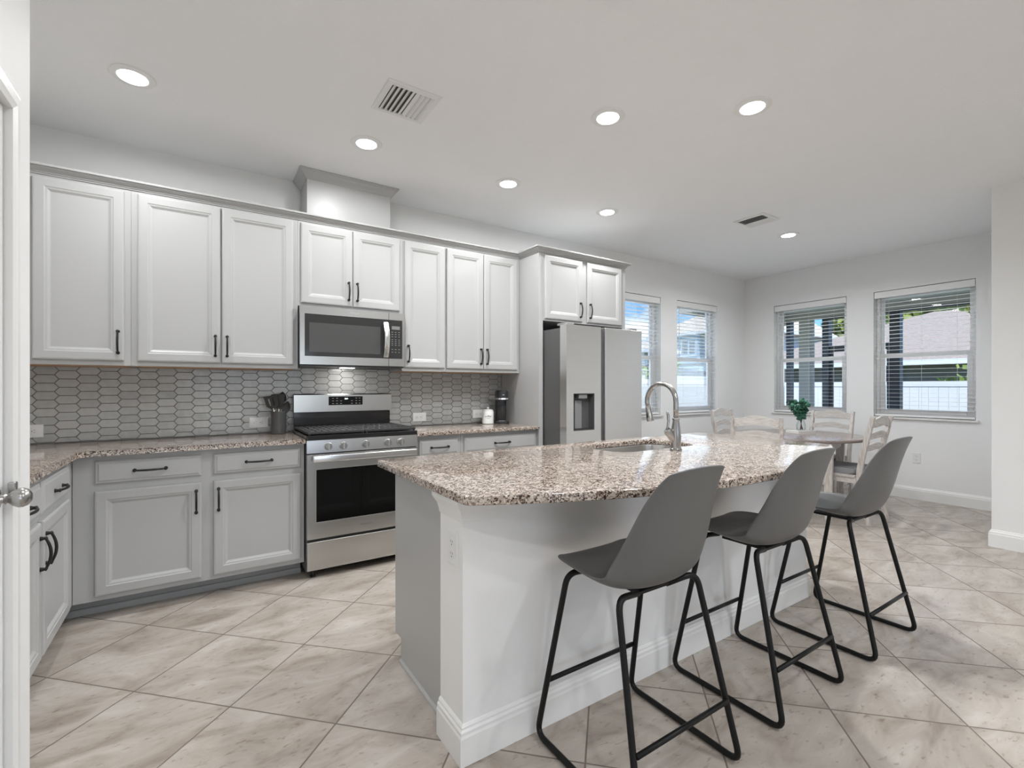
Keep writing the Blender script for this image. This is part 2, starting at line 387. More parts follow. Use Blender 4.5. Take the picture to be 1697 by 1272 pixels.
def struct(name, bm, mat, parent=None, smooth=False):
    o = bpy.data.objects.new(name, mesh(name, bm, mat, smooth)); COL.objects.link(o)
    if parent: o.parent = parent
    else: o['kind'] = 'structure'; ORI[o.name] = Vector((0, 0, 0))
    return o
def copy_tree(root, loc, rot, label):
    c = root.copy(); COL.objects.link(c); c.location = loc; c.rotation_euler = (0, 0, rot); c['label'] = label
    def rec(s, d):
        for ch in list(s.children):
            k = ch.copy(); COL.objects.link(k); k.parent = d; rec(ch, k)
    rec(root, c)
    return c
def front(x0, y, z0): return lambda a, b, c: (x0 + a, y - c, z0 + b)          # faces -Y
def sideX(x, y0, z0): return lambda a, b, c: (x + c, y0 + a, z0 + b)          # faces +X
def backY(x0, y, z0): return lambda a, b, c: (x0 + a, y + c, z0 + b)          # faces +Y

# ------------------------------------------------------------------ the room shell
b = bm_(); box(b, -3.6, XW + WT, -4.6, D + WT, -.12, 0); struct('floor', b, m_floor)
b = bm_(); box(b, -3.6, XW + WT, -4.6, D + WT, CEIL, CEIL + .2); struct('ceiling', b, m_ceil)
WZ0, WZ1 = .885, 2.372
WIN = {1: ('N', 3.949, 4.814), 2: ('N', 5.131, 5.996), 3: ('E', 2.616, 3.504), 4: ('E', 1.449, 2.336)}
b = bm_()
for x0, x1, z0, z1 in ((-1.33, 3.949, 0, CEIL), (4.814, 5.131, 0, CEIL), (5.996, XW + WT, 0, CEIL), (3.949, 4.814, 0, WZ0), (5.131, 5.996, 0, WZ0), (3.949, 4.814, WZ1, CEIL), (5.131, 5.996, WZ1, CEIL)):
    box(b, x0, x1, D, D + WT, z0, z1)
struct('wall_back', b, m_wall)
b = bm_()
for y0, y1, z0, z1 in ((.90, 1.449, 0, CEIL), (2.336, 2.616, 0, CEIL), (3.504, D, 0, CEIL), (1.449, 2.336, 0, WZ0), (2.616, 3.504, 0, WZ0), (1.449, 2.336, WZ1, CEIL), (2.616, 3.504, WZ1, CEIL)):
    box(b, XW, XW + WT, y0, y1, z0, z1)
struct('wall_right', b, m_wall)
b = bm_(); box(b, -1.33, -1.17, 2.085, D, 0, CEIL); struct('wall_left', b, m_wall)
PX = -.45
b = bm_()      # pantry wall with its doorway
box(b, -1.33, PX, 1.895, 2.085, 0, CEIL); box(b, -1.33, PX, .50, 1.08, 0, CEIL); box(b, -.57, PX, 1.08, 1.895, 2.04, CEIL); box(b, -1.33, -1.25, 1.08, 1.895, 0, CEIL)
struct('wall_pantry', b, m_wall)
b = bm_(); box(b, 5.2, 5.33, -4.5, 1.04, 0, CEIL); box(b, 5.33, XW, .91, 1.04, 0, CEIL); struct('wall_nook', b, m_wall)
b = bm_(); box(b, -3.6, -3.48, -4.5, .62, 0, CEIL); box(b, -3.48, -1.33, .50, .62, 0, CEIL); struct('wall_living', b, m_wall)
b = bm_(); box(b, -3.6, -.2, -4.62, -4.5, 0, CEIL); box(b, 2.2, 5.33, -4.62, -4.5, 0, CEIL); box(b, -.2, 2.2, -4.62, -4.5, 2.1, CEIL); struct('wall_front', b, m_wall)
# baseboards
BB = [(0, .0), (.016, 0), (.016, .098), (.013, .108), (.013, .116), (.007, .124), (.004, .134), (0, .136)]
b = bm_(); sweep(b, [(XW, 3.93), (XW, 1.04)], BB); struct('baseboard_right', b, m_white)
b = bm_(); sweep(b, [(3.53, D), (XW - .016, D)], BB); struct('baseboard_back', b, m_white)
b = bm_(); sweep(b, [(XW - .016, 1.04), (5.2, 1.04), (5.2, -4.4)], [(-o, z) for o, z in BB][::-1]) if False else sweep(b, [(XW - .02, 1.04), (5.2, 1.04), (5.2, -4.4)][::-1], [(-o, z) for o, z in BB]); struct('baseboard_nook', b, m_white)
# pantry door, casing and knob
b = bm_()
CAS = [(0, 0), (0, .007), (.010, .010), (.018, .013), (.048, .011), (.056, .009), (.064, .0)]
sweep(b, [(1.895 - .0, 0), (1.895, 2.04), (1.08, 2.04), (1.08, 0)], CAS, mapf=lambda a, z, h_: (PX + h_, a, z)); struct('trim_1', b, m_white, smooth=False)
b = bm_(); box(b, -.50, -.462, 1.084, 1.889, .012, 2.034)
door1 = struct('door_1', b, m_white)
for z0, hh in ((.22, .62), (1.05, .86)):
    b = bm_(); rings(b, sideX(-.462, 1.20, z0), .575, hh, [(0, 0), (.006, .006), (.022, .004), (.036, .001), (.06, .004)]); o = part('door_panel', b, m_white, door1)
b = bm_(); kx = lambda x, y, h_: (-.462 + h_ * .8, 1.83 + x, .948 + y)
lathe(b, [(.0, 0), (.033, 0), (.033, .004), (.028, .008), (.013, .012), (.011, .022), (.015, .025), (.012, .030), (.014, .034), (.021, .044), (.0265, .058), (.0265, .068), (.022, .080), (.012, .089), (0, .0915)], 28, kx)
part('door_knob', b, m_nickel, door1, 'auto', 'brushed nickel egg shaped knob')
b = bm_(); box(b, PX + .0, PX + .018, 1.874, 1.893, .95, .985, .003); part('strike_plate', b, m_nickel, door1)

# ------------------------------------------------------------------ windows and blinds
def wmap(k):
    side, a0, a1 = WIN[k]
    if side == 'N': return lambda a, dpt, z: (a, D + dpt, z)
    return lambda a, dpt, z: (XW + dpt, a, z)
def wbox(b, k, a0, a1, d0, d1, z0, z1, bev=0):
    if WIN[k][0] == 'N': box(b, a0, a1, D + d0, D + d1, z0, z1, bev)
    else: box(b, XW + d0, XW + d1, a0, a1, z0, z1, bev)
WHERE = {1: 'back wall window right beside the fridge', 2: 'back wall window nearest the room corner', 3: 'dining wall window nearest the room corner', 4: 'dining wall window nearest the nook wall'}
for k in (1, 2, 3, 4):
    side, a0, a1 = WIN[k]
    b = bm_(); g = .0015; A0, A1 = a0 + g, a1 - g
    wbox(b, k, A0, A0 + .035, .085, .145, WZ0 + .021, WZ1 - g); wbox(b, k, A1 - .035, A1, .085, .145, WZ0 + .021, WZ1 - g)
    wbox(b, k, A0 + .035, A1 - .035, .085, .145, WZ1 - .04, WZ1 - g); wbox(b, k, A0 + .035, A1 - .035, .085, .145, WZ0 + .021, WZ0 + .06)
    fr = struct('window_%d' % k, b, m_vinyl)
    b = bm_(); zm = 1.622
    wbox(b, k, A0 + .036, A0 + .085, .088, .115, WZ0 + .061, zm + .02, .004); wbox(b, k, A1 - .085, A1 - .036, .088, .115, WZ0 + .061, zm + .02, .004)
    wbox(b, k, A0 + .085, A1 - .085, .088, .115, zm - .03, zm + .02, .004); wbox(b, k, A0 + .085, A1 - .085, .088, .115, WZ0 + .061, WZ0 + .105, .004)
    part('lower_sash', b, m_vinyl, fr)
    b = bm_()
    wbox(b, k, A0 + .036, A0 + .07, .118, .140, zm + .021, WZ1 - .041, .004); wbox(b, k, A1 - .07, A1 - .036, .118, .140, zm + .021, WZ1 - .041, .004)
    wbox(b, k, A0 + .07, A1 - .07, .118, .140, WZ1 - .075, WZ1 - .041, .004); wbox(b, k, A0 + .036, A1 - .036, .118, .140, zm - .02, zm + .02, .004)
    part('upper_sash', b, m_vinyl, fr)
    b = bm_(); wbox(b, k, A0 + .086, A1 - .086, .100, .104, WZ0 + .106, zm - .031); part('pane', b, m_glass, fr)
    b = bm_(); wbox(b, k, A0 + .071, A1 - .071, .128, .132, zm + .022, WZ1 - .076); part('pane', b, m_glass, fr)
    b = bm_(); wbox(b, k, a0 - .025, a1 + .025, -.028, -.001, WZ0 - .002, WZ0 + .020, .004); wbox(b, k, A0, A1, -.001, .144, WZ0 + .001, WZ0 + .020)
    part('window_sill', b, m_sill, fr)
    # blind
    mid = (a0 + a1) / 2
    loc = (mid, D + .04, WZ0) if side == 'N' else (XW + .04, mid, WZ0)
    t = thing('window_blind', 'open white horizontal slat blind in the ' + WHERE[k], 'blind', loc, 0, 'white window blinds')
    B0, B1 = a0 + .006, a1 - .006
    b = bm_(); wbox(b, k, B0, B1, .004, .020, WZ1 - .080, WZ1 - .006, .003); wbox(b, k, B0, B1, .021, .068, WZ1 - .052, WZ1 - .006); part('headrail', b, m_slat, t)
    b = bm_(); z = WZ1 - .10; n = 0
    while z > WZ0 + .075:
        wbox(b, k, B0 + .004, B1 - .004, .018, .068, z - .0009, z + .0009); z -= .0455
    part('slats', b, m_slat, t)
    b = bm_(); wbox(b, k, B0 + .002, B1 - .002, .018, .068, WZ0 + .028, WZ0 + .048, .003); part('bottom_rail', b, m_slat, t)
    for f in (.16, .5, .84):
        b = bm_(); a = B0 + (B1 - B0) * f; mm = wmap(k); tube(b, [mm(a, .0145, WZ1 - .08), mm(a, .0145, WZ0 + .05)], .0011, 6); part('lift_cord', b, m_cord, t)
    b = bm_(); a = B0 + .045 if side == 'N' else B1 - .045; tube(b, [mm(a, .006, WZ1 - .08), mm(a, .006, WZ1 - .80)], .004, 8); part('tilt_wand', b, m_cord, t)

# ------------------------------------------------------------------ cabinets
DOORP = [(0, 0), (0, .012), (.003, .017), (.010, .019), (.048, .019), (.052, .016), (.060, .0145), (.064, .012), (.071, .007), (.075, .006)]
DRAWP = [(0, 0), (0, .009), (.006, .014), (.014, .0155), (.018, .019), (.020, .0195)]
def pull(bm, mapf, L=.135):
    """arched cabinet pull along b (vertical) centred on the map origin"""
    n = 15; pts = []; rs = []
    for i in range(n):
        s = -1 + 2 * i / (n - 1); pts.append(mapf(0, s * L / 2 * .93, .016 + .016 * (1 - s * s))); rs.append(.0046 + .0013 * (1 - s * s))
    tube(bm, pts, rs, 10)
    for s in (-1, 1):
        tube(bm, [mapf(0, s * L / 2 * .93, .0), mapf(0, s * L / 2 * .93, .004), mapf(0, s * L / 2 * .93, .012), mapf(0, s * L / 2 * .93, .019), mapf(0, s * L / 2 * .95, .022)], [.0095, .0085, .0060, .0085, .004], 12)
def door(parent, mapf, w, h_, hx=None, hz=None, horiz=False, prof=DOORP, name='door', hl=.135):
    b = bm_(); rings(b, mapf, w, h_, prof); d = part(name, b, m_cab, parent)
    if hx is not None:
        b = bm_()
        if horiz: pull(b, lambda a, bb, c: mapf(hx + bb, hz + a, .0195 + c), hl)
        else: pull(b, lambda a, bb, c: mapf(hx + a, hz + bb, .0195 + c), hl)
        part('handle', b, m_black, d, True)
    return d
UF, UZ0, UZ1 = 3.61, 1.378, 2.424
def upper(x0, x1, z0, label, doors, yf=UF, z1=UZ1):
    t = thing('upper_cabinet', label, 'cabinet', ((x0 + x1) / 2, 3.77, z0), 0, 'gray upper wall cabinets')
    b = bm_(); box(b, x0 + .0005, x1 - .0005, yf, 3.919, z0, z1); part('carcass', b, m_cab, t)
    b = bm_(); box(b, x0 + .018, x1 - .018, yf + .022, 3.905, z0 - .004, z0 - .0005); part('underside_panel', b, m_rawwood, t, label='raw brown plywood underside')
    for xa, xb, za, zb, side in doors:
        w = xb - xa; hx = .028 if side == 'L' else w - .028
        door(t, front(xa, yf - .0006, za), w, zb - za, hx, .11)
    return t
upper(-1.165, -.345, UZ0, 'tall single door upper cabinet at far left beside the pantry wall', [(-.768, -.376, 1.405, 2.408, 'R')])
upper(-.345, .572, UZ0, 'wide upper cabinet with two tall doors left of the microwave', [(-.315, .108, 1.405, 2.408, 'R'), (.117, .541, 1.405, 2.408, 'L')])
upper(.572, 1.332, 1.826, 'short upper cabinet directly above the microwave', [(.590, .944, 1.846, 2.408, 'R'), (.950, 1.309, 1.846, 2.408, 'L')])
upper(1.332, 1.708, UZ0, 'narrow tall single door upper cabinet right of the microwave', [(1.349, 1.697, 1.405, 2.408, 'L')])
upper(1.708, 2.453, UZ0, 'tall two door upper cabinet above the coffee maker', [(1.716, 2.066, 1.405, 2.408, 'R'), (2.071, 2.424, 1.405, 2.408, 'L')])
# fridge surround
t = thing('fridge_cabinet', 'tall fridge surround with side panels and two short doors above the fridge', 'cabinet', (3.0, 3.6, 0))
b = bm_(); box(b, 2.4555, 2.500, 3.31, 3.919, .001, UZ1); part('side_panel', b, m_cab, t)
b = bm_(); box(b, 3.476, 3.520, 3.31, 3.919, .001, UZ1); part('side_panel', b, m_cab, t)
b = bm_(); box(b, 2.5005, 3.4755, 3.31, 3.919, 1.833, UZ1); part('carcass', b, m_cab, t)
for xa, xb, side in ((2.516, 2.946, 'R'), (3.006, 3.458, 'L')):
    w = xb - xa; door(t, front(xa, 3.3094, 1.850), w, .558, .03 if side == 'L' else w - .03, .105)
# crown moulding over cabinets
CR = [(-.02, 2.4245), (.006, 2.4245), (.007, 2.432), (.013, 2.433), (.014, 2.440), (.024, 2.447), (.038, 2.4515), (.040, 2.459), (.050, 2.460), (.051, 2.471), (-.02, 2.471)]
b = bm_(); sweep(b, [(-1.165, UF), (2.455, UF), (2.455, 3.31), (3.52, 3.31), (3.52, 3.919)], CR)
solo('crown_molding', b, m_cab, 'stepped gray crown molding running along the cabinet tops', 'molding')
t = thing('vent_chase', 'boxed vent chase above the microwave cabinet reaching the ceiling', 'chase', (.95, 3.79, 2.426))
b = bm_(); box(b, .643, 1.257, 3.67, 3.919, 2.4715, CEIL - .001); part('chase_body', b, m_cab, t)
b = bm_(); sweep(b, [(.643, 3.919), (.643, 3.67), (1.257, 3.67), (1.257, 3.919)], [(0.0005, 2.755), (.006, 2.758), (.012, 2.764), (.030, 2.785), (.046, 2.797), (.049, 2.803), (.056, 2.806), (.056, CEIL - .001), (.0005, CEIL - .001)]); part('crown', b, m_cab, t)

# base cabinets
BF, BZ = 3.345, .105
def base_cab(x0, x1, label, drawers, doors, tx0=None):
    tx0 = x0 if tx0 is None else tx0
    t = thing('base_cabinet', label, 'cabinet', ((x0 + x1) / 2, 3.63, 0), 0, 'gray base cabinets')
    b = bm_(); box(b, x0 + .0005, x1 - .0005, BF, 3.918, BZ, .883); part('carcass', b, m_cab, t)
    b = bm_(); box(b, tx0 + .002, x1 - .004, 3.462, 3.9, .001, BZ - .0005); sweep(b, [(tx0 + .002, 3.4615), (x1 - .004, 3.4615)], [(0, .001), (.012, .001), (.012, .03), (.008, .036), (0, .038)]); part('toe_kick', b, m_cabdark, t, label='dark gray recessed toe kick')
    for xa, xb in drawers: door(t, front(xa, BF - .0006, .731), xb - xa, .124, (xb - xa) / 2, .062, True, DRAWP, 'drawer', .15)
    for xa, xb, side in doors:
        w = xb - xa; door(t, front(xa, BF - .0006, .132), w, .562, .026 if side == 'L' else w - .026, .45)
    return t
base_cab(-.5615, .568, 'gray base cabinet with two drawers and two doors left of the range', [(-.472, .006), (.065, .546)], [(-.472, .006, 'R'), (.065, .546, 'L')], -.662)
base_cab(1.340, 1.716, 'narrow base cabinet right of the range, half hidden behind the island', [(1.364, 1.690)], [(1.364, 1.690, 'L')])
base_cab(1.7165, 2.4545, 'wider base cabinet under the coffee maker beside the fridge panel', [(1.741, 2.438)], [(1.741, 2.085, 'R'), (2.095, 2.438, 'L')])
t = thing('base_cabinet', 'base cabinet on the short left leg with two black arched handles facing the island', 'cabinet', (-.86, 2.9, 0), 0, 'gray base cabinets')
LF = -.5635
b = bm_(); box(b, -1.168, LF, 2.10, 3.918, BZ, .883); part('carcass', b, m_cab, t)
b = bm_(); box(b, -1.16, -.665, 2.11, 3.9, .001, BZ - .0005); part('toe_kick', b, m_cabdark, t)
for ya, yb, hx in ((2.718, 3.195, .03), (2.212, 2.690, .448)):
    door(t, sideX(LF + .0006, ya, .132), .477, .562, hx, .44)
    door(t, sideX(LF + .0006, ya, .720), .477, .138, .2385, .069, True, DRAWP, 'drawer', .15)

# countertops
def slab(name, pts, z0, z1, label, hole=None):
    b = bm_()
    if hole is None:
        prism(b, pts, z0, z1, bev=.005)
    else:
        vs_ = [b.verts.new((x, y, z1)) for x, y in pts]; es = [b.edges.new((vs_[i], vs_[(i + 1) % len(vs_)])) for i in range(len(vs_))]
        hv = [b.verts.new((x, y, z1)) for x, y in hole]; es += [b.edges.new((hv[i], hv[(i + 1) % len(hv)])) for i in range(len(hv))]
        bmesh.ops.triangle_fill(b, use_beauty=True, use_dissolve=False, edges=es)
        r = bmesh.ops.extrude_face_region(b, geom=b.faces[:]); bmesh.ops.translate(b, verts=[v for v in r['geom'] if isinstance(v, bmesh.types.BMVert)], vec=(0, 0, z0 - z1))
        bmesh.ops.recalc_face_normals(b, faces=b.faces[:])
        es = [ed for ed in b.edges if len(ed.link_faces) == 2 and abs(ed.link_faces[0].normal.z - ed.link_faces[1].normal.z) > .5]
        bmesh.ops.bevel(b, geom=es, offset=.005, segments=5, affect='EDGES', profile=.5)
    return solo(name, b, m_granite, label, 'countertop', (0, 0, 0), 'granite countertops', 'auto')
LX = -.533; CF = 3.293
slab('countertop', [(-1.168, 3.9195), (-1.168, 2.09), (LX, 2.09), (LX, CF - .055)] + [(LX + .055 - .055 * math.cos(R(a)), CF - .055 + .055 * math.sin(R(a))) for a in (22, 45, 68)] + [(LX + .055, CF), (.569, CF), (.569, 3.9195)][0:3], .8845, .914, 'L shaped brown speckled granite counter left of the range')
slab('countertop', [(1.335, CF), (2.4540, CF), (2.4540, 3.9195), (1.335, 3.9195)], .8845, .914, 'short granite counter between the range and the fridge panel')
# island counter with bowed front
cx, hw, sg, ys = 1.8935, 1.2135, .31, .990
RR = (hw * hw + sg * sg) / (2 * sg)
outl = []
N = 40
for i in range(N + 1):
    x = .68 + .035 + (2 * hw - .07) * i / N; dx = x - cx
    outl.append((x, ys + RR - math.sqrt(RR * RR - dx * dx)))
yl = outl[0][1]
outl = [(.680, yl + .05), (.684, yl + .022), (.695, yl + .008)] + outl + [(3.087, yl + .008), (3.098, yl + .022), (3.107, yl + .05), (3.107, 2.16), (3.098, 2.183), (3.077, 2.192), (.71, 2.192), (.689, 2.183), (.680, 2.16)]
HOLE = rrect(1.795, 2.455, 1.715, 2.075, .11, 7)
slab('island_countertop', outl, .8845, .914, 'bow fronted granite island top with an undermount sink and faucet', HOLE)

# island base
t = thing('kitchen_island', 'white kitchen island base with baseboard under the bowed granite top', 'island', (1.9, 1.75, 0))
IX0, IX1, IY0, IY1 = .727, 3.035, 1.403, 1.577
b = bm_(); box(b, IX0, IX1, IY0, IY1, .001, .8835); part('knee_wall', b, m_wall, t, label='white painted half wall facing the stools')
b = bm_()
prism(b, [(IY1 + .0005, .001), (2.085, .001), (2.085, .105), (2.16, .105), (2.16, .8835), (IY1 + .0005, .8835)], .765, .783, mapf=lambda a, z, c: (c, a, z)); part('side_panel', b, m_cab, t, label='gray end panel with toe kick notch')
b = bm_(); prism(b, [(IY1 + .0005, .001), (2.085, .001), (2.085, .105), (2.16, .105), (2.16, .8835), (IY1 + .0005, .8835)], 2.98, 2.998, mapf=lambda a, z, c: (c, a, z)); part('side_panel', b, m_cab, t)
b = bm_(); box(b, .7835, 2.9795, 2.14, 2.16, .106, .8835); part('face_frame', b, m_cab, t)
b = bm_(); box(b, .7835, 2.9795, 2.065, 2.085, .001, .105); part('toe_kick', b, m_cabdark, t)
b = bm_(); box(b, .7835, 2.9795, IY1 + .0005, 2.139, .106, .122); part('cabinet_bottom', b, m_cab, t)
for i in range(5):
    xa = .80 + i * .437; door(t, backY(xa, 2.1606, .135), .42, .55, .38 if i % 2 == 0 else .04, .45)
b = bm_(); sweep(b, [(IX0, IY1), (IX0, IY0), (IX1, IY0), (IX1, IY1)], [(.0004, .001), (.016, .001), (.016, .094), (.013, .102), (.013, .112), (.008, .119), (.008, .126), (.004, .132), (.0004, .135)]); part('baseboard', b, m_white, t)
b = bm_(); sweep(b, [(IX0, IY1), (IX0, IY0), (IX1, IY0), (IX1, IY1)], [(.0004, .800), (.004, .801), (.007, .815), (.014, .838), (.027, .855), (.034, .866), (.034, .8835), (.0004, .8835)]); part('cove_molding', b, m_white, t)
b = bm_(); sweep(b, [(.765, 2.085), (.765, IY1 + .001)], [(.0004, .001), (.011, .001), (.010, .008), (.005, .014), (.0004, .016)]); part('shoe_molding', b, m_cab, t)

# sink and faucet
t = thing('sink', 'stainless undermount sink set in the island top', 'sink', (2.125, 1.895, .68))
b = bm_(); L = []
for ins, z, rr in ((-.02, .8835, .12), (.004, .8835, .11), (.006, .875, .11), (.010, .72, .10), (.022, .697, .09), (.05, .688, .07), (.15, .684, .03)):
    L.append([b.verts.new((x, y, z)) for x, y in rrect(1.795 + ins, 2.455 - ins, 1.715 + ins, 2.075 - ins, rr, 7)])
for A, Bq in zip(L, L[1:]):
    for i in range(len(A)): b.faces.new((A[i], A[(i + 1) % len(A)], Bq[(i + 1) % len(A)], Bq[i]))
b.faces.new(L[-1])
o = part('basin', b, m_steel, t, 'auto', fix=False); md = o.modifiers.new('thick', 'SOLIDIFY'); md.thickness = .0015; md.offset = -1
b = bm_(); lathe(b, [(0, .686), (.04, .686), (.043, .688), (.038, .690), (0, .689)], 24, lambda x, y, z: (2.125 + x, 1.895 + y, z)); part('drain', b, m_steelh, t, 'auto')
FX, FY = 2.132, 1.640
t = thing('kitchen_faucet', 'brushed nickel gooseneck pull down faucet standing behind the island sink', 'faucet', (FX, FY, .9145))
b = bm_(); fm = lambda x, y, z: (FX + x, FY + y, .9145 + z)
lathe(b, [(0, 0), (.031, 0), (.031, .006), (.027, .010), (.026, .03), (.027, .07), (.0235, .11), (.0185, .145), (.0165, .158), (.019, .160), (.020, .164), (.019, .169), (.015, .172), (0, .172)], 24, fm); part('faucet_body', b, m_nickel, t, 'auto')
pts = [fm(0, 0, .17), fm(0, 0, .22), fm(0, 0, .255)]
ra = .098
for i in range(1, 15):
    a = R(180 - i * 200 / 14); pts.append(fm(0, ra + ra * math.cos(a), .258 + ra * math.sin(a)))
b = bm_(); tube(b, pts, .0132, 14); part('spout', b, m_nickel, t, True)
p1 = Vector(pts[-1]); dr = (p1 - Vector(pts[-2])).normalized()
b = bm_(); tube(b, [p1 - dr * .002, p1 + dr * .004, p1 + dr * .012, p1 + dr * .05, p1 + dr * .075, p1 + dr * .083], [.0140, .0155, .0150, .0185, .0210, .0195], 16); part('spray_head', b, m_nickel, t, 'auto')
b = bm_(); sd = Vector((-1, 0, 0)); c = p1 + dr * .045 + sd * .0175; tube(b, [c - dr * .014, c - dr * .012, c + dr * .018, c + dr * .02], [.002, .006, .006, .002], 8); part('spray_button', b, m_blackplastic, t, True)
b = bm_(); tube(b, [fm(-.012, .004, .055), fm(-.035, .010, .085), fm(-.048, .014, .100), fm(-.056, .016, .110)], [.019, .021, .021, .017], 16); part('valve_housing', b, m_nickel, t, 'auto')
b = bm_(); tube(b, [fm(-.053, .015, .108), fm(-.049, .014, .128), fm(-.045, .013, .155), fm(-.046, .014, .185), fm(-.052, .017, .207)], [.0080, .0062, .0072, .0078, .0045], 10); part('lever_handle', b, m_nickel, t, True)

# ------------------------------------------------------------------ backsplash
def clip(poly, x0, x1, z0, z1):
    for ax, lim, sg_ in ((0, x0, 1), (0, x1, -1), (1, z0, 1), (1, z1, -1)):
        out = []
        for i in range(len(poly)):
            p, q = poly[i - 1], poly[i]; ip = (p[ax] - lim) * sg_ >= 0; iq = (q[ax] - lim) * sg_ >= 0
            if ip != iq:
                s = (lim - p[ax]) / (q[ax] - p[ax]); out.append((p[0] + (q[0] - p[0]) * s, p[1] + (q[1] - p[1]) * s))
            if iq: out.append(q)
        poly = out
        if len(poly) < 3: return []
    return poly
def inset_poly(poly, d):
    n = len(poly); res = []; ar = sum(poly[i - 1][0] * poly[i][1] - poly[i][0] * poly[i - 1][1] for i in range(n))
    sgn = 1 if ar > 0 else -1
    for i in range(n):
        p0, p1, p2 = Vector(poly[i - 1]), Vector(poly[i]), Vector(poly[(i + 1) % n])
        if (p1 - p0).length < 1e-6 or (p2 - p1).length < 1e-6: res.append(tuple(p1)); continue
        d0 = (p1 - p0).normalized(); d1 = (p2 - p1).normalized()
        n0 = Vector((-d0.y, d0.x)) * sgn; n1 = Vector((-d1.y, d1.x)) * sgn; m_ = n0 + n1
        if m_.length < 1e-4: res.append(tuple(p1)); continue
        m_.normalize(); res.append(tuple(p1 + m_ * (d / max(.35, m_.dot(n0)))))
    return res
t = thing('tile_backsplash', 'gray elongated hexagon tile backsplash between the counters and upper cabinets', 'backsplash', (.65, 3.925, .9145))
b = bm_(); box(b, -1.168, 2.4535, 3.9235, 3.9296, .9148, 1.4165); part('grout', b, m_grout, t)
b = bm_(); PT, RH, TL, TP = .0982, .0510, .1185, .0205
for i in range(-4, 34):
    xl = -.837 + i * PT
    if xl > 2.46: break
    zo = 1.326 if i % 2 == 0 else 1.326 + RH / 2
    for j in range(-10, 4):
        zc = zo - RH / 2 + j * RH
        poly = [(xl, zc), (xl + TP, zc - RH / 2), (xl + TL - TP, zc - RH / 2), (xl + TL, zc), (xl + TL - TP, zc + RH / 2), (xl + TP, zc + RH / 2)]
        poly = clip(inset_poly(poly, .0018), -1.167, 2.4525, .9152, 1.376 if not (.575 < xl + TL / 2 < 1.33) else 1.3955)
        if len(poly) < 3: continue
        ar = abs(sum(poly[k - 1][0] * poly[k][1] - poly[k][0] * poly[k - 1][1] for k in range(len(poly)))) / 2
        if ar < 4e-5: continue
        top = inset_poly(poly, .0012)
        A = [b.verts.new((x, 3.9234, z)) for x, z in poly]; Bq = [b.verts.new((x, 3.9212, z)) for x, z in poly]; C = [b.verts.new((x, 3.9200, z)) for x, z in top]
        n = len(poly)
        for k in range(n):
            k2 = (k + 1) % n; b.faces.new((A[k], A[k2], Bq[k2], Bq[k])); b.faces.new((Bq[k], Bq[k2], C[k2], C[k]))
        b.faces.new(C)
o = part('tiles', b, m_tile, t)

# outlets
def outlet(c, label, mapf, horiz, gang=1, switch=False):
    """mapf(a along, b up, c out) around the plate centre"""
    t = thing('wall_outlet', label, 'outlet', c, 0, 'white electrical outlets')
    W, H = (.124, .078) if horiz else (.073, .118)
    b = bm_(); rings(b, lambda a, bb, cc: mapf(a - W / 2, bb - H / 2, cc), W, H, [(0, 0), (0, .003), (.003, .0055), (.006, .006)]); part('cover_plate', b, m_outlet, t)
    for s in (-1, 1):
        b = bm_(); o_ = (s * .0205, 0) if horiz else (0, s * .0205)
        w, h_ = (.030, .034) if horiz else (.034, .030)
        prism(b, [(o_[0] + x, o_[1] + y) for x, y in rrect(-w / 2, w / 2, -h_ / 2, h_ / 2, .011, 4)], .0061, .0075, mapf); rc = part('receptacle', b, m_outlet, t)
        b = bm_()
        for q in (-.0065, .0065):
            p = (o_[0] + .003, o_[1] + q) if horiz else (o_[0] + q, o_[1] + .003)
            w2, h2 = (.007, .0022) if horiz else (.0022, .007)
            prism(b, [(p[0] - w2 / 2, p[1] - h2 / 2), (p[0] + w2 / 2, p[1] - h2 / 2), (p[0] + w2 / 2, p[1] + h2 / 2), (p[0] - w2 / 2, p[1] + h2 / 2)], .0076, .0078, mapf)
        p = (o_[0] - .008, o_[1]) if horiz else (o_[0], o_[1] - .008)
        prism(b, [(p[0] + .0027 * math.cos(a), p[1] + .0027 * math.sin(a)) for a in [k * math.pi / 4 for k in range(8)]], .0076, .0078, mapf)
        part('socket_slots', b, m_ink, rc)
    return t
for x, z, lb in ((-.848, .988, 'white outlet on the backsplash beside the pantry wall at far left'), (.356, .991, 'white outlet on the backsplash just left of the utensil crock'), (1.605, .987, 'white outlet on the backsplash right of the range'), (2.197, .996, 'white outlet on the backsplash partly behind the coffee canister')):
    outlet((x, 3.9195, z), lb, (lambda x, z: (lambda a, bb, c: (x + a, 3.9197 - c, z + bb)))(x, z), True)
outlet((IX0, 1.462, .70), 'white upright outlet on the end of the island half wall', lambda a, bb, c: (IX0 - .0003 - c, 1.470 - a, .70 + bb), False)
outlet((XW, 1.885, .46), 'white outlet low on the dining wall behind the farthest stool', lambda a, bb, c: (XW - .0003 - c, 1.93 - a, .46 + bb), False)

# ------------------------------------------------------------------ range
RX0, RX1 = .5745, 1.3295
t = thing('gas_range', 'stainless freestanding gas range between the base cabinets', 'range', (.952, 3.6, 0))
b = bm_(); box(b, RX0, RX1, 3.312, 3.905, .045, .898); part('range_body', b, m_darkside, t)
b = bm_(); box(b, RX0 + .001, RX1 - .001, 3.283, 3.311, .055, .243, .006); part('storage_drawer', b, m_steel, t)
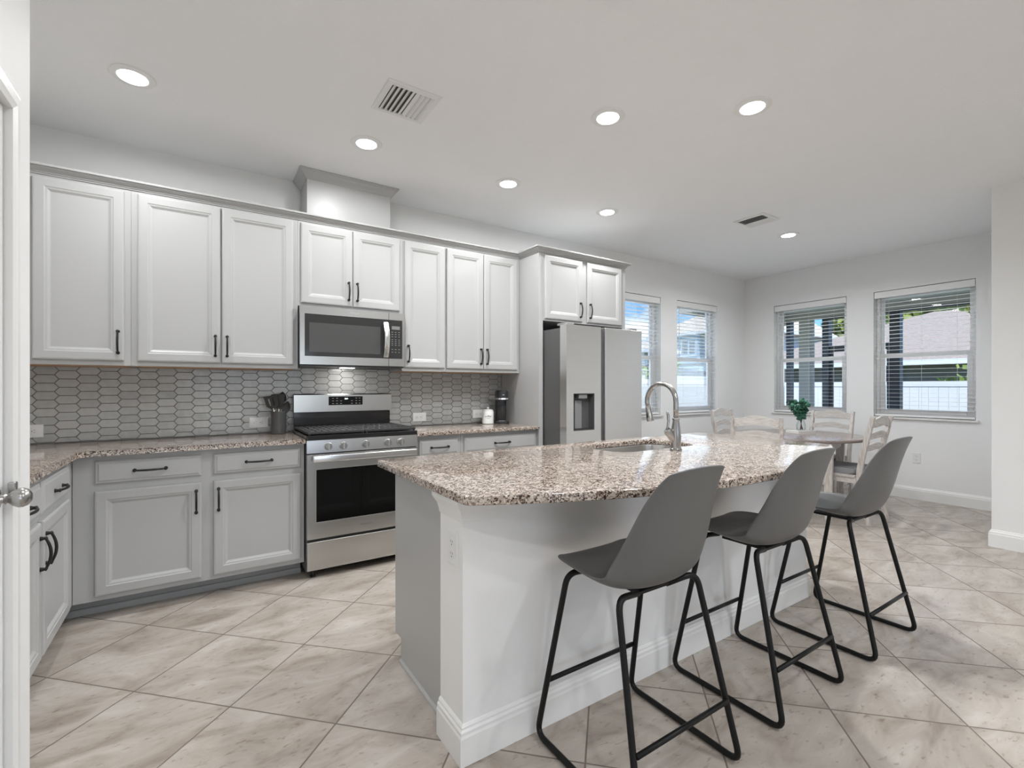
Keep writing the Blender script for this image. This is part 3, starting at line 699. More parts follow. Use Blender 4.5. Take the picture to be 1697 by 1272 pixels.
# oven door
b = bm_(); wx0, wx1, wz0, wz1 = .626, 1.278, .366, .716
for q in ((RX0, wx0, .262, .812), (wx1, RX1, .262, .812), (wx0, wx1, .262, wz0), (wx0, wx1, wz1, .812)): box(b, q[0], q[1], 3.276, 3.311, q[2], q[3])
bmesh.ops.remove_doubles(b, verts=b.verts[:], dist=1e-5)
od = part('oven_door', b, m_steel, t)
b = bm_(); box(b, wx0 - .001, wx1 + .001, 3.279, 3.300, wz0 - .001, wz1 + .001); part('oven_window', b, m_blackglass, od, label='black oven window glass')
b = bm_(); sweep(b, [(wx0, wz0), (wx1, wz0), (wx1, wz1), (wx0, wz1)], [(0, .0), (0, .0015), (-.004, .001), (-.004, 0)], mapf=lambda a, z, c: (a, 3.2758 - c, z), closed=True); part('window_trim', b, m_steelh, od)
b = bm_(); box(b, .602, 1.302, 3.222, 3.240, .766, .808, .005, 3); part('oven_handle', b, m_steelh, od, 'auto', 'bright flat bar handle')
b = bm_(); box(b, .612, .634, 3.2395, 3.2765, .775, .800, .003); box(b, 1.270, 1.292, 3.2395, 3.2765, .775, .800, .003); part('handle_bracket', b, m_steel, od)
b = bm_(); text_into(b, 'Whirlpool', .019, lambda a, bb, c: (.955 + a, 3.2757 - c, .312 + bb), .0005); part('nameplate', b, m_inkgray, od)
# control panel and knobs
b = bm_(); prism(b, [(3.282, .819), (3.310, .819), (3.310, .902), (3.290, .902)], RX0, RX1, mapf=lambda y, z, x: (x, y, z)); part('control_panel', b, m_steel, t)
for i, kx_ in enumerate((.706, .802, .953, 1.108, 1.203)):
    b = bm_(); km = (lambda kx_: (lambda x, y, h_: (kx_ + x, 3.2858 - h_, .860 + y)))(kx_)
    lathe(b, [(0, 0), (.025, 0), (.025, .004), (.0225, .006), (.0225, .022), (.0205, .025), (0, .0255)], 24, km)
    kn = part('knob', b, m_steel, t, 'auto')
    b = bm_(); box(b, kx_ - .0045, kx_ + .0045, 3.2858 - .034, 3.2858 - .0258, .860 - .021, .860 + .021, .002); part('knob_grip', b, m_steelh, kn)
# cooktop
b = bm_(); box(b, RX0 - .001, RX1 + .001, 3.286, 3.86, .9025, .934, .004); part('cooktop', b, m_enamel, t, label='black enamel cooktop tray')
for gx0, gx1 in ((RX0 + .008, .9505), (.9535, RX1 - .008)):
    b = bm_(); gy0, gy1, gz0, gz1 = 3.30, 3.835, .9345, .957
    box(b, gx0, gx1, gy0, gy0 + .02, gz0 + .006, gz1, .003); box(b, gx0, gx1, gy1 - .02, gy1, gz0 + .006, gz1, .003)
    box(b, gx0, gx0 + .018, gy0 + .02, gy1 - .02, gz0 + .006, gz1, .003); box(b, gx1 - .018, gx1, gy0 + .02, gy1 - .02, gz0 + .006, gz1, .003)
    for k in range(1, 9):
        x = gx0 + (gx1 - gx0) * k / 9; box(b, x - .0150, x + .0150, gy0 + .02, gy1 - .02, gz0 + .008, gz1 - .001, .002)
    for y in (3.44, 3.5675, 3.70): box(b, gx0 + .018, gx1 - .018, y - .012, y + .012, gz0 + .007, gz1 - .0005, .002)
    for x in (gx0 + .006, gx1 - .016):
        for y in (gy0 + .004, gy1 - .016): box(b, x, x + .012, y, y + .012, gz0, gz0 + .008)
    part('grate', b, m_castiron, t, label='cast iron burner grate')
for x, y in ((.76, 3.43), (.76, 3.70), (1.145, 3.43), (1.145, 3.70)):
    b = bm_(); lathe(b, [(0, .9342), (.045, .9342), (.045, .940), (.032, .9405), (0, .9405)], 20, (lambda x, y: (lambda p, q, z: (x + p, y + q, z)))(x, y)); part('burner_cap', b, m_black, t, 'auto')
# backguard
b = bm_(); prism(b, [(3.868, .9345), (3.905, .9345), (3.905, 1.06), (3.868, 1.06)], RX0 + .012, RX1 - .008, mapf=lambda y, z, x: (x, y, z)); part('vent_riser', b, m_enamel, t, label='black enamel riser behind the burners')
b = bm_(); prism(b, [(3.846, 1.061), (3.856, 1.061), (3.905, 1.058), (3.905, 1.198), (3.852, 1.198), (3.846, 1.19)], RX0 + .008, RX1 - .002, mapf=lambda y, z, x: (x, y, z)); bg = part('backguard', b, m_steel, t)
b = bm_(); box(b, .830, 1.090, 3.8435, 3.8455, 1.110, 1.177, .0008); dp = part('control_display', b, m_blackglass, bg)
b = bm_(); text_into(b, '2:01', .016, lambda a, bb, c: (.963 + a, 3.8433 - c, 1.159 + bb), .0004); part('clock_digits', b, m_display, dp)
b = bm_()
for ix, x in enumerate((.862, .892, .922, 1.006, 1.040, 1.066)):
    for iz, z in enumerate((1.122, 1.143, 1.163)):
        if 2 <= ix <= 3 and iz == 2: continue
        box(b, x - .007, x + .007, 3.8428, 3.8433, z - .0025, z + .0025)
part('touch_keys', b, m_gray, dp)
for x in (.62, 1.28):
    for y in (3.34, 3.86):
        b = bm_(); lathe(b, [(0, .0005), (.018, .0005), (.018, .010), (.010, .012), (.010, .0445), (0, .0445)], 14, (lambda x, y: (lambda p, q, z: (x + p, y + q, z)))(x, y)); part('leveling_foot', b, m_blackplastic, t)

# ------------------------------------------------------------------ microwave
MX0, MX1, MZ0, MZ1 = .5745, 1.3295, 1.398, 1.8215
t = thing('microwave', 'stainless over the range microwave mounted under the short cabinet', 'microwave', (.952, 3.75, MZ0))
b = bm_(); box(b, MX0 + .004, MX1 - .004, 3.568, 3.905, MZ0 + .008, MZ1 - .001); part('microwave_body', b, m_darkside, t)
DX1 = 1.200; gx0, gx1, gz0, gz1 = .605, 1.198, 1.468, 1.764
b = bm_()
for q in ((MX0, gx0, MZ0 + .012, MZ1 - .002), (gx0, DX1, gz1, MZ1 - .002), (gx0, DX1, MZ0 + .012, gz0)): box(b, q[0], q[1], 3.540, 3.567, q[2], q[3])
md_ = part('microwave_door', b, m_steel, t)
b = bm_(); box(b, gx0 - .001, DX1, 3.5425, 3.562, gz0 - .001, gz1 + .001); part('door_glass', b, m_mwglass, md_, label='dark door glass')
b = bm_(); box(b, gx0 + .03, DX1 - .062, 3.5417, 3.5424, gz0 + .03, gz1 - .06); part('mesh_screen', b, m_mwscreen, md_)
b = bm_(); L = []
for i in range(17):
    s = -1 + 2 * i / 16; z = 1.609 + s * .134; y = 3.533 - .034 * (1 - s * s) ; 
    L.append([b.verts.new(p) for p in ((1.158, y - .004, z), (1.163, y - .0085, z), (1.190, y - .0085, z), (1.196, y - .004, z), (1.196, y + .006, z), (1.158, y + .006, z))])
for A, Bq in zip(L, L[1:]):
    for k in range(6): b.faces.new((A[k], A[(k + 1) % 6], Bq[(k + 1) % 6], Bq[k]))
b.faces.new(L[0]); b.faces.new(L[-1]); part('door_handle', b, m_steelh, md_, 'auto', 'bowed bright steel handle')
b = bm_(); text_into(b, 'Whirlpool', .016, lambda a, bb, c: (.945 + a, 3.5398 - c, 1.792 + bb), .0004); part('nameplate', b, m_silverink, md_)
b = bm_()
for q in ((DX1 + .003, MX1, gz1, MZ1 - .002), (DX1 + .003, MX1, MZ0 + .012, gz0), (1.309, MX1, gz0, gz1)): box(b, q[0], q[1], 3.540, 3.567, q[2], q[3])
cp = part('control_frame', b, m_steel, t)
b = bm_(); box(b, DX1 + .002, 1.310, 3.5425, 3.562, gz0 - .001, gz1 + .001); kp = part('keypad_panel', b, m_mwglass, cp)
b = bm_(); box(b, 1.226, 1.290, 3.5415, 3.5424, 1.692, 1.718); part('display', b, m_lcd, kp)
b = bm_()
for r_, z in enumerate((1.672, 1.655, 1.637, 1.614, 1.600, 1.586, 1.572, 1.540, 1.518)):
    for x in (1.230, 1.257, 1.284): box(b, x - .006, x + .006, 3.5415, 3.5424, z - .0022, z + .0022)
part('keys', b, m_gray, kp)
b = bm_(); box(b, MX0 + .006, MX1 - .006, 3.548, 3.90, MZ0, MZ0 + .0075); part('vent_bottom', b, m_blackplastic, t)
b = bm_(); box(b, .90, 1.0, 3.74, 3.80, MZ0 - .003, MZ0 - .0005); part('cooktop_light', b, m_lens, t)
area('cooktop_lamp', (.95, 3.79, MZ0 - .008), (0, .12, -1), .10, .05, .26, (1, .98, .95))

# ------------------------------------------------------------------ fridge
FX0, FX1, FY0 = 2.508, 3.411, 3.0
t = thing('refrigerator', 'side by side stainless refrigerator with ice dispenser in its cabinet surround', 'refrigerator', (2.96, 3.4, 0))
b = bm_(); box(b, FX0 + .006, FX1 - .006, 3.087, 3.86, .03, 1.745, .004); part('fridge_body', b, m_darkside, t, label='dark gray fridge cabinet side')
dx0, dx1, dz0, dz1 = 2.584, 2.819, .885, 1.197; LX1 = 2.895; ZT = 1.768
b = bm_()
for q in ((FX0, dx0, .06, ZT), (dx1, LX1, .06, ZT), (dx0, dx1, .06, dz0), (dx0, dx1, dz1, ZT)): box(b, q[0], q[1], FY0, 3.083, q[2], q[3])
bmesh.ops.remove_doubles(b, verts=b.verts[:], dist=1e-5)
ld = part('freezer_door', b, m_fridge, t)
b = bm_(); y1 = FY0 + .07
for q in ((dx0, dx0 + .004, FY0 + .002, y1, dz0, dz1), (dx1 - .004, dx1, FY0 + .002, y1, dz0, dz1), (dx0 + .004, dx1 - .004, FY0 + .002, y1, dz0, dz0 + .006), (dx0 + .004, dx1 - .004, FY0 + .002, y1, dz1 - .004, dz1), (dx0, dx1, y1, y1 + .006, dz0, dz1)): box(b, *q)
dsp = part('dispenser_recess', b, m_darkside, ld, label='dark recessed ice and water dispenser')
b = bm_(); box(b, dx0 + .07, dx1 - .07, FY0 + .012, FY0 + .055, dz1 - .045, dz1 - .005, .006); part('dispenser_nozzle', b, m_lcd, dsp)
b = bm_(); box(b, dx0 + .06, dx1 - .10, FY0 + .05, FY0 + .066, dz0 + .012, dz1 - .06, .004); part('dispenser_paddle', b, m_gray, dsp)
b = bm_(); box(b, dx0 + .012, dx1 - .012, FY0 + .01, FY0 + .068, dz0 + .0065, dz0 + .012); part('drip_tray', b, m_blackplastic, dsp)
b = bm_(); box(b, 2.945, FX1, FY0, 3.083, .06, ZT, .004); part('fridge_door', b, m_fridge, t)
b = bm_(); box(b, LX1 + .001, 2.944, FY0 + .03, 3.083, .07, ZT - .01); part('handle_channel', b, m_darkside, t, label='dark recessed handle channel between the doors')
for x in (FX0 + .03, FX1 - .11):
    b = bm_(); box(b, x, x + .08, 3.03, 3.16, ZT + .001, ZT + .022, .005); part('hinge_cover', b, m_gray, t)
b = bm_(); box(b, FX0 + .02, FX1 - .02, 3.09, 3.80, .001, .0295); part('base_grille', b, m_blackplastic, t)

# ------------------------------------------------------------------ counter items
t = thing('utensil_crock', 'dark gray cylindrical utensil crock on the counter left of the range', 'crock', (.475, 3.80, .9145))
c0 = Vector((.475, 3.80, .9145)); cm = lambda x, y, z: (c0.x + x, c0.y + y, c0.z + z)
b = bm_(); lathe(b, [(0, 0), (.047, 0), (.050, .003), (.051, .150), (.051, .158), (.049, .161), (.0455, .158), (.045, .012), (0, .010)], 36, cm); part('crock_body', b, m_crock, t, 'auto')
def utensil(name, label, dx, dy, lean, head, h0):
    t = thing(name, label, 'utensil', (c0.x + dx * .4, c0.y + dy * .4, c0.z + .015), 0, 'cooking utensils in the gray crock')
    base = Vector((c0.x - dx * .3, c0.y - dy * .3, c0.z + .016)); top = Vector((c0.x + dx + lean[0], c0.y + dy + lean[1], c0.z + h0))
    d = (top - base).normalized()
    b = bm_(); tube(b, [base, base + (top - base) * .5, top], [.006, .0055, .005], 10); part('utensil_handle', b, m_steelh, t, True, 'shiny steel handle')
    s = Vector((d.y, -d.x, 0)); s = Vector((.95, -.31, 0)); s = (s - d * s.dot(d)).normalized(); nrm = s.cross(d)
    mp = lambda a, bb, c: top + s * a + d * (bb - .01) + nrm * c
    b = bm_(); head(b, mp); part('utensil_head', b, m_silicone, t, 'auto')
def h_turner(b, mp):
    prism(b, [(-.010, 0), (.010, 0), (.036, .03), (.045, .10), (.040, .104), (-.040, .104), (-.045, .10), (-.036, .03)], -.0025, .0025, mp)
def h_slot(b, mp):
    for q in ((-.040, -.018), (-.008, .008), (.018, .040)): prism(b, [(q[0], .03), (q[1], .03), (q[1] * 1.05, .085), (q[0] * 1.05, .085)], -.0025, .0025, mp)
    prism(b, [(-.010, 0), (.010, 0), (.040, .0299), (-.040, .0299)], -.0025, .0025, mp); prism(b, [(-.042, .0851), (.042, .0851), (.044, .105), (-.044, .105)], -.0025, .0025, mp)
def h_spoon(b, mp):
    L = []
    for i in range(9):
        s = i / 8; w = .030 * math.sin(math.pi * min(1, s * .93 + .09)) ** .7; L.append([b.verts.new(mp(w * q, s * .09, -.014 * (1 - q * q) * math.sin(math.pi * s) + o_)) for o_ in (0, .003) for q in (-1, -.6, 0, .6, 1)])
    for A, Bq in zip(L, L[1:]):
        for k in range(4): b.faces.new((A[k], A[k + 1], Bq[k + 1], Bq[k])); b.faces.new((A[5 + k], Bq[5 + k], Bq[6 + k], A[6 + k]))
        b.faces.new((A[0], Bq[0], Bq[5], A[5])); b.faces.new((A[4], A[9], Bq[9], Bq[4]))
    b.faces.new(L[0][:5] + L[0][5:][::-1]); b.faces.new(L[-1][:5] + L[-1][5:][::-1])
utensil('spatula', 'charcoal slotted turner leaning left in the gray crock', -.026, -.026, (-.014, -.010), h_slot, .185)
utensil('spatula', 'charcoal solid spatula standing in the middle of the gray crock', .002, -.010, (-.008, -.002), h_turner, .19)
utensil('serving_spoon', 'charcoal spoon with round tip standing tallest in the gray crock', .014, .012, (.006, .004), h_spoon, .225)
utensil('ladle', 'charcoal ladle leaning right in the gray crock', .026, -.022, (.008, -.008), h_spoon, .16)
utensil('pasta_server', 'charcoal pasta spoon at the back of the gray crock', -.010, .028, (.0, .010), h_spoon, .205)

# coffee canister
t = thing('coffee_canister', 'white ceramic lidded canister lettered coffee beside the black coffee maker', 'canister', (2.212, 3.765, .9145))
c1 = Vector((2.212, 3.765, .9145)); cm1 = lambda x, y, z: (c1.x + x, c1.y + y, c1.z + z)
b = bm_(); lathe(b, [(0, 0), (.050, 0), (.053, .003), (.053, .112), (.050, .117), (0, .117)], 36, cm1); cb_ = part('canister_body', b, m_ceramic, t, 'auto')
b = bm_(); lathe(b, [(0, .1173), (.051, .1173), (.051, .122), (.040, .130), (.016, .134), (.008, .135), (.008, .139), (.012, .143), (.011, .150), (0, .152)], 32, cm1); part('lid', b, m_ceramic, t, 'auto')
b = bm_(); va = math.atan2(-c1.y, -c1.x)
def wrap(a, bb, c, z0=.070): an = va + a / .0534; r = .0532 + c; return (c1.x + r * math.cos(an), c1.y + r * math.sin(an), c1.z + z0 + bb)
text_into(b, 'coffee', .026, wrap, .0004, .25)
box_pts = [(-.012, -.022), (.012, -.022), (.009, -.017), (-.009, -.017)]
prism(b, box_pts, .0001, .0005, wrap)
part('lettering', b, m_ink, cb_)
# coffee maker
t = thing('coffee_maker', 'slim black single serve coffee maker on the counter beside the fridge panel', 'coffee maker', (2.335, 3.725, .9145))
KX, KY = 2.335, 3.725; ang = math.atan2(-KY, -KX) + R(90) + R(12)
ca, sa = math.cos(ang), math.sin(ang)
def km_(a, bb, z): return (KX + a * ca - bb * sa, KY + a * sa + bb * ca, .9145 + z)
b = bm_(); prism(b, rrect(-.060, .060, -.085, .085, .03, 6), 0, .024, km_, .004); part('base_tray', b, m_blackplastic, t, 'auto')
b = bm_(); prism(b, rrect(-.052, .052, .005, .083, .03, 6), .0242, .215, km_); part('column', b, m_blackplastic, t, 'auto')
b = bm_(); prism(b, rrect(-.053, .053, -.078, .083, .036, 8), .2152, .296, km_, .006); hd = part('brew_head', b, m_blackplastic, t, 'auto')
b = bm_(); prism(b, rrect(-.047, .047, -.072, .075, .032, 8), .2962, .306, km_, .003); part('lid', b, m_blackplastic, t, 'auto')
b = bm_(); prism(b, rrect(-.0545, .0545, -.0795, .06, .037, 8), .222, .236, km_); part('silver_band', b, m_steelh, hd, 'auto', 'shiny silver band')
b = bm_(); text_into(b, 'cafe', .012, lambda a, bb, c: km_(a, -.0785 - c, .266 + bb), .0004); part('emblem', b, m_silverink, hd)
b = bm_(); prism(b, rrect(-.035, .035, -.060, .0, .03, 6), .0242, .030, km_); part('drip_grid', b, m_steel, t)
b = bm_(); lathe(b, [(0, .0305), (.030, .0305), (.036, .06), (.038, .125), (.034, .150), (.0335, .165), (0, .167)], 24, lambda x, y, z: km_(x, -.035 + y, z)); solo('travel_mug', b, m_blackplastic, 'black travel mug standing under the coffee maker spout', 'mug', (0, 0, 0), smooth='auto')

# ------------------------------------------------------------------ ceiling fixtures
def downlight(label):
    t = thing('recessed_light', label, 'ceiling light', (0, 0, CEIL), 0, 'round recessed ceiling lights', True)
    b = bm_(); lathe(b, [(.064, -.007), (.070, -.009), (.094, -.005), (.098, -.0005), (.058, -.0005), (.058, -.004)], 40); 
    o = part('trim_ring', b, m_white, t, 'auto')
    b = bm_(); lathe(b, [(0, -.0095), (.061, -.0090), (.0630, -.0065), (0, -.0055)], 36); part('lens', b, m_lens, t, 'auto', 'glowing white lens')
    return t
SPOTS = [(-.285, 3.045, 'recessed light nearest the pantry wall, above the left counter leg'), (.891, 3.055, 'recessed light directly in front of the boxed vent chase'), (1.978, 3.06, 'recessed light between the range and the fridge'), (3.038, 3.07, 'recessed light in front of the fridge cabinet'), (1.975, 1.99, 'recessed light above the island sink'), (2.577, 1.473, 'recessed light above the stool side of the island, highest at right'), (5.056, 2.51, 'recessed light above the dining table')]
d0 = None
for x, y, lb in SPOTS:
    if d0 is None: d0 = downlight(lb); d0.location = (x, y, CEIL)
    else: copy_tree(d0, (x, y, CEIL), 0, lb)
    area('downlight_and_fill_lamp', (x, y, CEIL - .018), (0, 0, -1), .13, .13, DOWNLIGHT_W * (.52 if 3 < y else .55 if x < .5 else 1.0), (.975, .99, 1), 'DISK', 176 if y > 3 else 160)
for x, y in ((.35, 1.6), (2.0, -.5), (.3, -.9), (2.5, -1.2), (-1.8, -1.4), (.6, -2.8), (2.7, -3.0)):   # unseen fill lamps without fixtures, added beyond the frame to even the light
    area('downlight_and_fill_lamp', (x, y, CEIL - .018), (0, 0, -1), .13, .13, DOWNLIGHT_W * (.28 if y > 1 else .66), (.975, .99, 1), 'DISK', 160)

def register(x0, x1, y0, y1, label, along):
    t = thing('ceiling_vent', label, 'vent', ((x0 + x1) / 2, (y0 + y1) / 2, CEIL), 0, 'white ceiling air vents')
    f = .030; z0 = CEIL - .010; z1 = CEIL - .0006
    b = bm_(); sweep(b, [(x0, y0), (x1, y0), (x1, y1), (x0, y1)], [(0, z1), (0, CEIL - .004), (-.006, z0), (-f, z0), (-f, z1)], closed=True); part('vent_frame', b, m_vent, t)
    b = bm_(); box(b, x0 + f, x1 - f, y0 + f, y1 - f, CEIL - .0022, CEIL - .0006); part('duct_opening', b, m_duct, t)
    b = bm_(); n = 9
    for i in range(n):
        s = (i + .5) / n; tilt = -.009 if i < n / 2 else .009
        if along == 'y':
            x = x0 + f + (x1 - x0 - 2 * f) * s; prism(b, [(x - tilt, CEIL - .0024), (x - tilt + .002, CEIL - .0024), (x + tilt + .002, CEIL - .013), (x + tilt, CEIL - .013)], y0 + f, y1 - f, mapf=lambda a, z, c: (a, c, z))
        else:
            y = y0 + f + (y1 - y0 - 2 * f) * s; prism(b, [(y - tilt, CEIL - .0024), (y - tilt + .002, CEIL - .0024), (y + tilt + .002, CEIL - .013), (y + tilt, CEIL - .013)], x0 + f, x1 - f, mapf=lambda a, z, c: (c, a, z))
    part('louvers', b, m_vent, t)
register(.797, 1.092, 2.344, 2.645, 'square louvered air vent in the kitchen ceiling in front of the vent chase', 'y')
register(4.215, 4.505, 2.31, 2.60, 'square louvered air vent in the ceiling beside the dining table light', 'y')

# ------------------------------------------------------------------ bar stools
def make_stool(label):
    t = thing('bar_stool', label, 'stool', (0, 0, 0), 0, 'gray shell stools along the island', True)
    # profile of the shell's centre line (y forward, z up), width, edge curl
    prof = [(.228, .622, .100, .003), (.222, .631, .150, .006), (.195, .638, .190, .011), (.12, .636, .210, .017), (.04, .626, .219, .027), (-.03, .614, .223, .042), (-.082, .609, .224, .058), (-.124, .619, .222, .073), (-.154, .650, .216, .080), (-.176, .70, .206, .078), (-.196, .76, .195, .070), (-.211, .82, .182, .061), (-.226, .88, .168, .052), (-.244, .94, .154, .043), (-.261, .990, .142, .035), (-.270, 1.012, .132, .030), (-.272, 1.016, .127, .029)]
    n = len(prof); nv = 12; b = bm_(); G = []
    for i, (y, z, w, c) in enumerate(prof):
        a = prof[max(0, i - 1)]; d = prof[min(n - 1, i + 1)]; ty, tz = d[0] - a[0], d[1] - a[1]; l = math.hypot(ty, tz); ny, nz = tz / l, -ty / l
        # normal towards the sitter
        row = []
        for j in range(nv + 1):
            v = -1 + 2 * j / nv; cu = c * abs(v) ** 2.0
            row.append(b.verts.new((w * math.sin(v * math.pi / 2 * .96) / math.sin(math.pi / 2 * .96), y + ny * cu, z + nz * cu - max(0.0, (z - .90) / .12) * .030 * v * v)))
        G.append(row)
    for i in range(n - 1):
        for j in range(nv): b.faces.new((G[i][j], G[i][j + 1], G[i + 1][j + 1], G[i + 1][j]))
    o = part('seat_shell', b, m_stool, t, True)
    md = o.modifiers.new('thick', 'SOLIDIFY'); md.thickness = .008; md.offset = 0
    md = o.modifiers.new('smooth', 'SUBSURF'); md.levels = 2; md.render_levels = 2
    def bend(pts, r, k=6):
        out = [Vector(pts[0])]
        for i in range(1, len(pts) - 1):
            p0, p1, p2 = Vector(pts[i - 1]), Vector(pts[i]), Vector(pts[i + 1]); a = p1 + (p0 - p1).normalized() * r; c = p1 + (p2 - p1).normalized() * r
            for q in range(k + 1): s = q / k; out.append(a * (1 - s) ** 2 + p1 * 2 * s * (1 - s) + c * s * s)
        out.append(Vector(pts[-1])); return out
    rt = .0105
    for s in (-1, 1):
        b = bm_()
        tube(b, bend([(s * .09, .118, .6045), (s * .196, .125, .6135), (s * .240, .240, .012), (s * .240, -.238, .012), (s * .190, -.105, .608), (s * .07, -.075, .586)], .045), rt, 10)
        part('side_frame', b, m_tube, t, True)
    for y, z, nm in ((.2095, .208, 'footrest'), (-.2035, .204, 'rear_stretcher')):
        b = bm_(); xx = .218; tube(b, [(-xx, y, z), (xx, y, z)], .0085, 10); part(nm, b, m_tube, t, True)
    b = bm_(); box(b, -.075, .075, -.085, .110, .584, .594); part('mounting_plate', b, m_tube, t)
    return t
st = make_stool('gray shell bar stool nearest the camera at the island corner'); st.location = (1.250, 1.130, 0)
copy_tree(st, (2.000, 1.128, 0), R(0), 'middle gray shell bar stool along the island')
copy_tree(st, (2.787, 1.116, 0), R(0), 'gray shell bar stool farthest from the camera, nearest the dining table')

# ------------------------------------------------------------------ dining set
TX, TY = 5.2, 2.5
t = thing('dining_table', 'round dining table with brown top and whitewashed legs by the windows', 'table', (TX, TY, 0), R(14), None, True)
b = bm_(); lathe(b, [(0, .728), (.585, .728), (.603, .732), (.610, .742), (.610, .750), (.604, .758), (.592, .760), (0, .760)], 72); part('tabletop', b, m_tabletop, t, 'auto')
b = bm_()
q = .335
for s in (-1, 1): box(b, -q + .036, q - .036, s * q - .011, s * q + .011, .635, .7275); box(b, s * q - .011, s * q + .011, -q + .036, q - .036, .635, .7275)
part('apron', b, m_whitewashx, t)
for sx in (-1, 1):
    for sy in (-1, 1):
        b = bm_(); x, y = sx * q, sy * q
        L = [[b.verts.new((x + a * w, y + c * w, z)) for a, c in ((-1, -1), (1, -1), (1, 1), (-1, 1))] for w, z in ((.026, .001), (.036, .60), (.036, .7275))]
        for A, Bq in zip(L, L[1:]):
            for k in range(4): b.faces.new((A[k], A[(k + 1) % 4], Bq[(k + 1) % 4], Bq[k]))
        b.faces.new(L[0]); b.faces.new(L[-1]); part('leg', b, m_whitewash, t)
def make_chair(label):
    t = thing('dining_chair', label, 'chair', (0, 0, 0), 0, 'whitewashed ladder back dining chairs', True)
    def yb(z):   # rear post curve
        if z < .45: return -.195 - .075 * ((.45 - z) / .45) ** 1.4
        return -.195 - .110 * ((z - .45) / .54) ** 1.25
    for s in (-1, 1):
        b = bm_(); L = []
        for i in range(15):
            z = .001 + .972 * i / 14; w = .019 if .2 < z < .9 else .0165; x = s * (.198 + .006 * (z / .97)); y = yb(z)
            L.append([b.verts.new((x + a * w * .85, y + c * w * 1.1, z)) for a, c in ((-1, -1), (1, -1), (1, 1), (-1, 1))])
        for A, Bq in zip(L, L[1:]):
            for k in range(4): b.faces.new((A[k], A[(k + 1) % 4], Bq[(k + 1) % 4], Bq[k]))
        b.faces.new(L[0]); b.faces.new(L[-1]); part('rear_post', b, m_whitewash, t)
    for s in (-1, 1):
        b = bm_(); L = [[b.verts.new((s * .195 + a * w, .185 + c * w, z)) for a, c in ((-1, -1), (1, -1), (1, 1), (-1, 1))] for w, z in ((.015, .001), (.020, .36), (.020, .415))]
        for A, Bq in zip(L, L[1:]):
            for k in range(4): b.faces.new((A[k], A[(k + 1) % 4], Bq[(k + 1) % 4], Bq[k]))
        b.faces.new(L[0]); b.faces.new(L[-1]); part('front_leg', b, m_whitewash, t)
    for zc, hh, ar, nm in ((.918, .036, .036, 'crest_rail'), (.800, .026, .024, 'back_slat'), (.690, .026, .024, 'back_slat')):
        b = bm_(); L = []
        for i in range(17):
            v = -1 + 2 * i / 16; x = v * .187; up = ar * (math.cos(v * math.pi) * .5 + .5); cv = -.022 * (1 - v * v)
            y = yb(zc) + cv; L.append([b.verts.new(p) for p in ((x, y - .009, zc - hh + up * .55), (x, y + .009, zc - hh + up * .55), (x, y + .009, zc + hh + up), (x, y - .009, zc + hh + up))])
        for A, Bq in zip(L, L[1:]):
            for k in range(4): b.faces.new((A[k], A[(k + 1) % 4], Bq[(k + 1) % 4], Bq[k]))
        b.faces.new(L[0]); b.faces.new(L[-1]); part(nm, b, m_whitewashx, t)
    b = bm_()
    box(b, -.178, .178, .172, .196, .362, .415); box(b, -.178, .178, -.205, -.182, .362, .415)
    for s in (-1, 1): box(b, s * .195 - .011, s * .195 + .011, -.172, .164, .362, .415)
    part('seat_apron', b, m_whitewashx, t)
    b = bm_(); prism(b, rrect(-.220, .220, -.170, .222, .03, 5), .4155, .440, bev=.004); part('seat', b, m_whitewashx, t)
    b = bm_(); prism(b, rrect(-.212, .212, -.165, .214, .05, 6), .4405, .496, bev=.018); part('cushion', b, m_cushion, t, 'auto', 'gray seat cushion')
    for zz in (.16,):
        b = bm_()
        for s in (-1, 1): box(b, s * .193 - .008, s * .193 + .008, yb(zz) + .022, .168, zz - .013, zz + .013)
        part('side_stretcher', b, m_whitewashx, t)
    return t
ch = make_chair('whitewashed dining chair beyond the farthest stool, its back toward the stools'); ch.location = (5.24, 2.07, 0)
copy_tree(ch, (4.558, 2.515, 0), R(-70), 'whitewashed dining chair just beyond the island end, its back toward the sink faucet')
copy_tree(ch, (5.80, 2.53, 0), R(91), 'whitewashed dining chair behind the table with its back to the dining windows')
copy_tree(ch, (5.40, 3.185, 0), R(180), 'whitewashed dining chair in the room corner with its back to the back wall windows')

# book, vase and eucalyptus on the table
BXc, BYc = 5.36, 2.53
t = thing('book', 'white hardcover book lying on the dining table under the vase', 'book', (BXc, BYc, .7605), R(-20), None, True)
b = bm_(); box(b, -.115, .115, -.085, .085, 0, .003, .001); box(b, -.115, .115, -.085, .085, .025, .028, .001); box(b, -.115, -.111, -.085, .085, .003, .025); part('cover', b, m_book, t)
b = bm_(); box(b, -.1105, .111, -.081, .081, .0031, .0249); part('pages', b, m_page, t)
VZ = .789
b = bm_(); lathe(b, [(0, .0), (.034, 0), (.042, .006), (.046, .03), (.044, .06), (.034, .09), (.029, .108), (.032, .118), (.030, .118), (.027, .108), (.032, .088), (.042, .06), (.044, .03), (.040, .010), (0, .006)], 32, lambda x, y, z: (BXc + x, BYc + y, VZ + z))
solo('glass_vase', b, m_glass, 'small clear glass vase standing on the white book', 'vase', (BXc, BYc, VZ), smooth='auto')
t = thing('eucalyptus_bunch', 'bunch of green eucalyptus stems standing in the glass vase', 'plant', (BXc, BYc, VZ + .008))
rnd = random.Random(5)
bs = bm_(); bl = bm_()
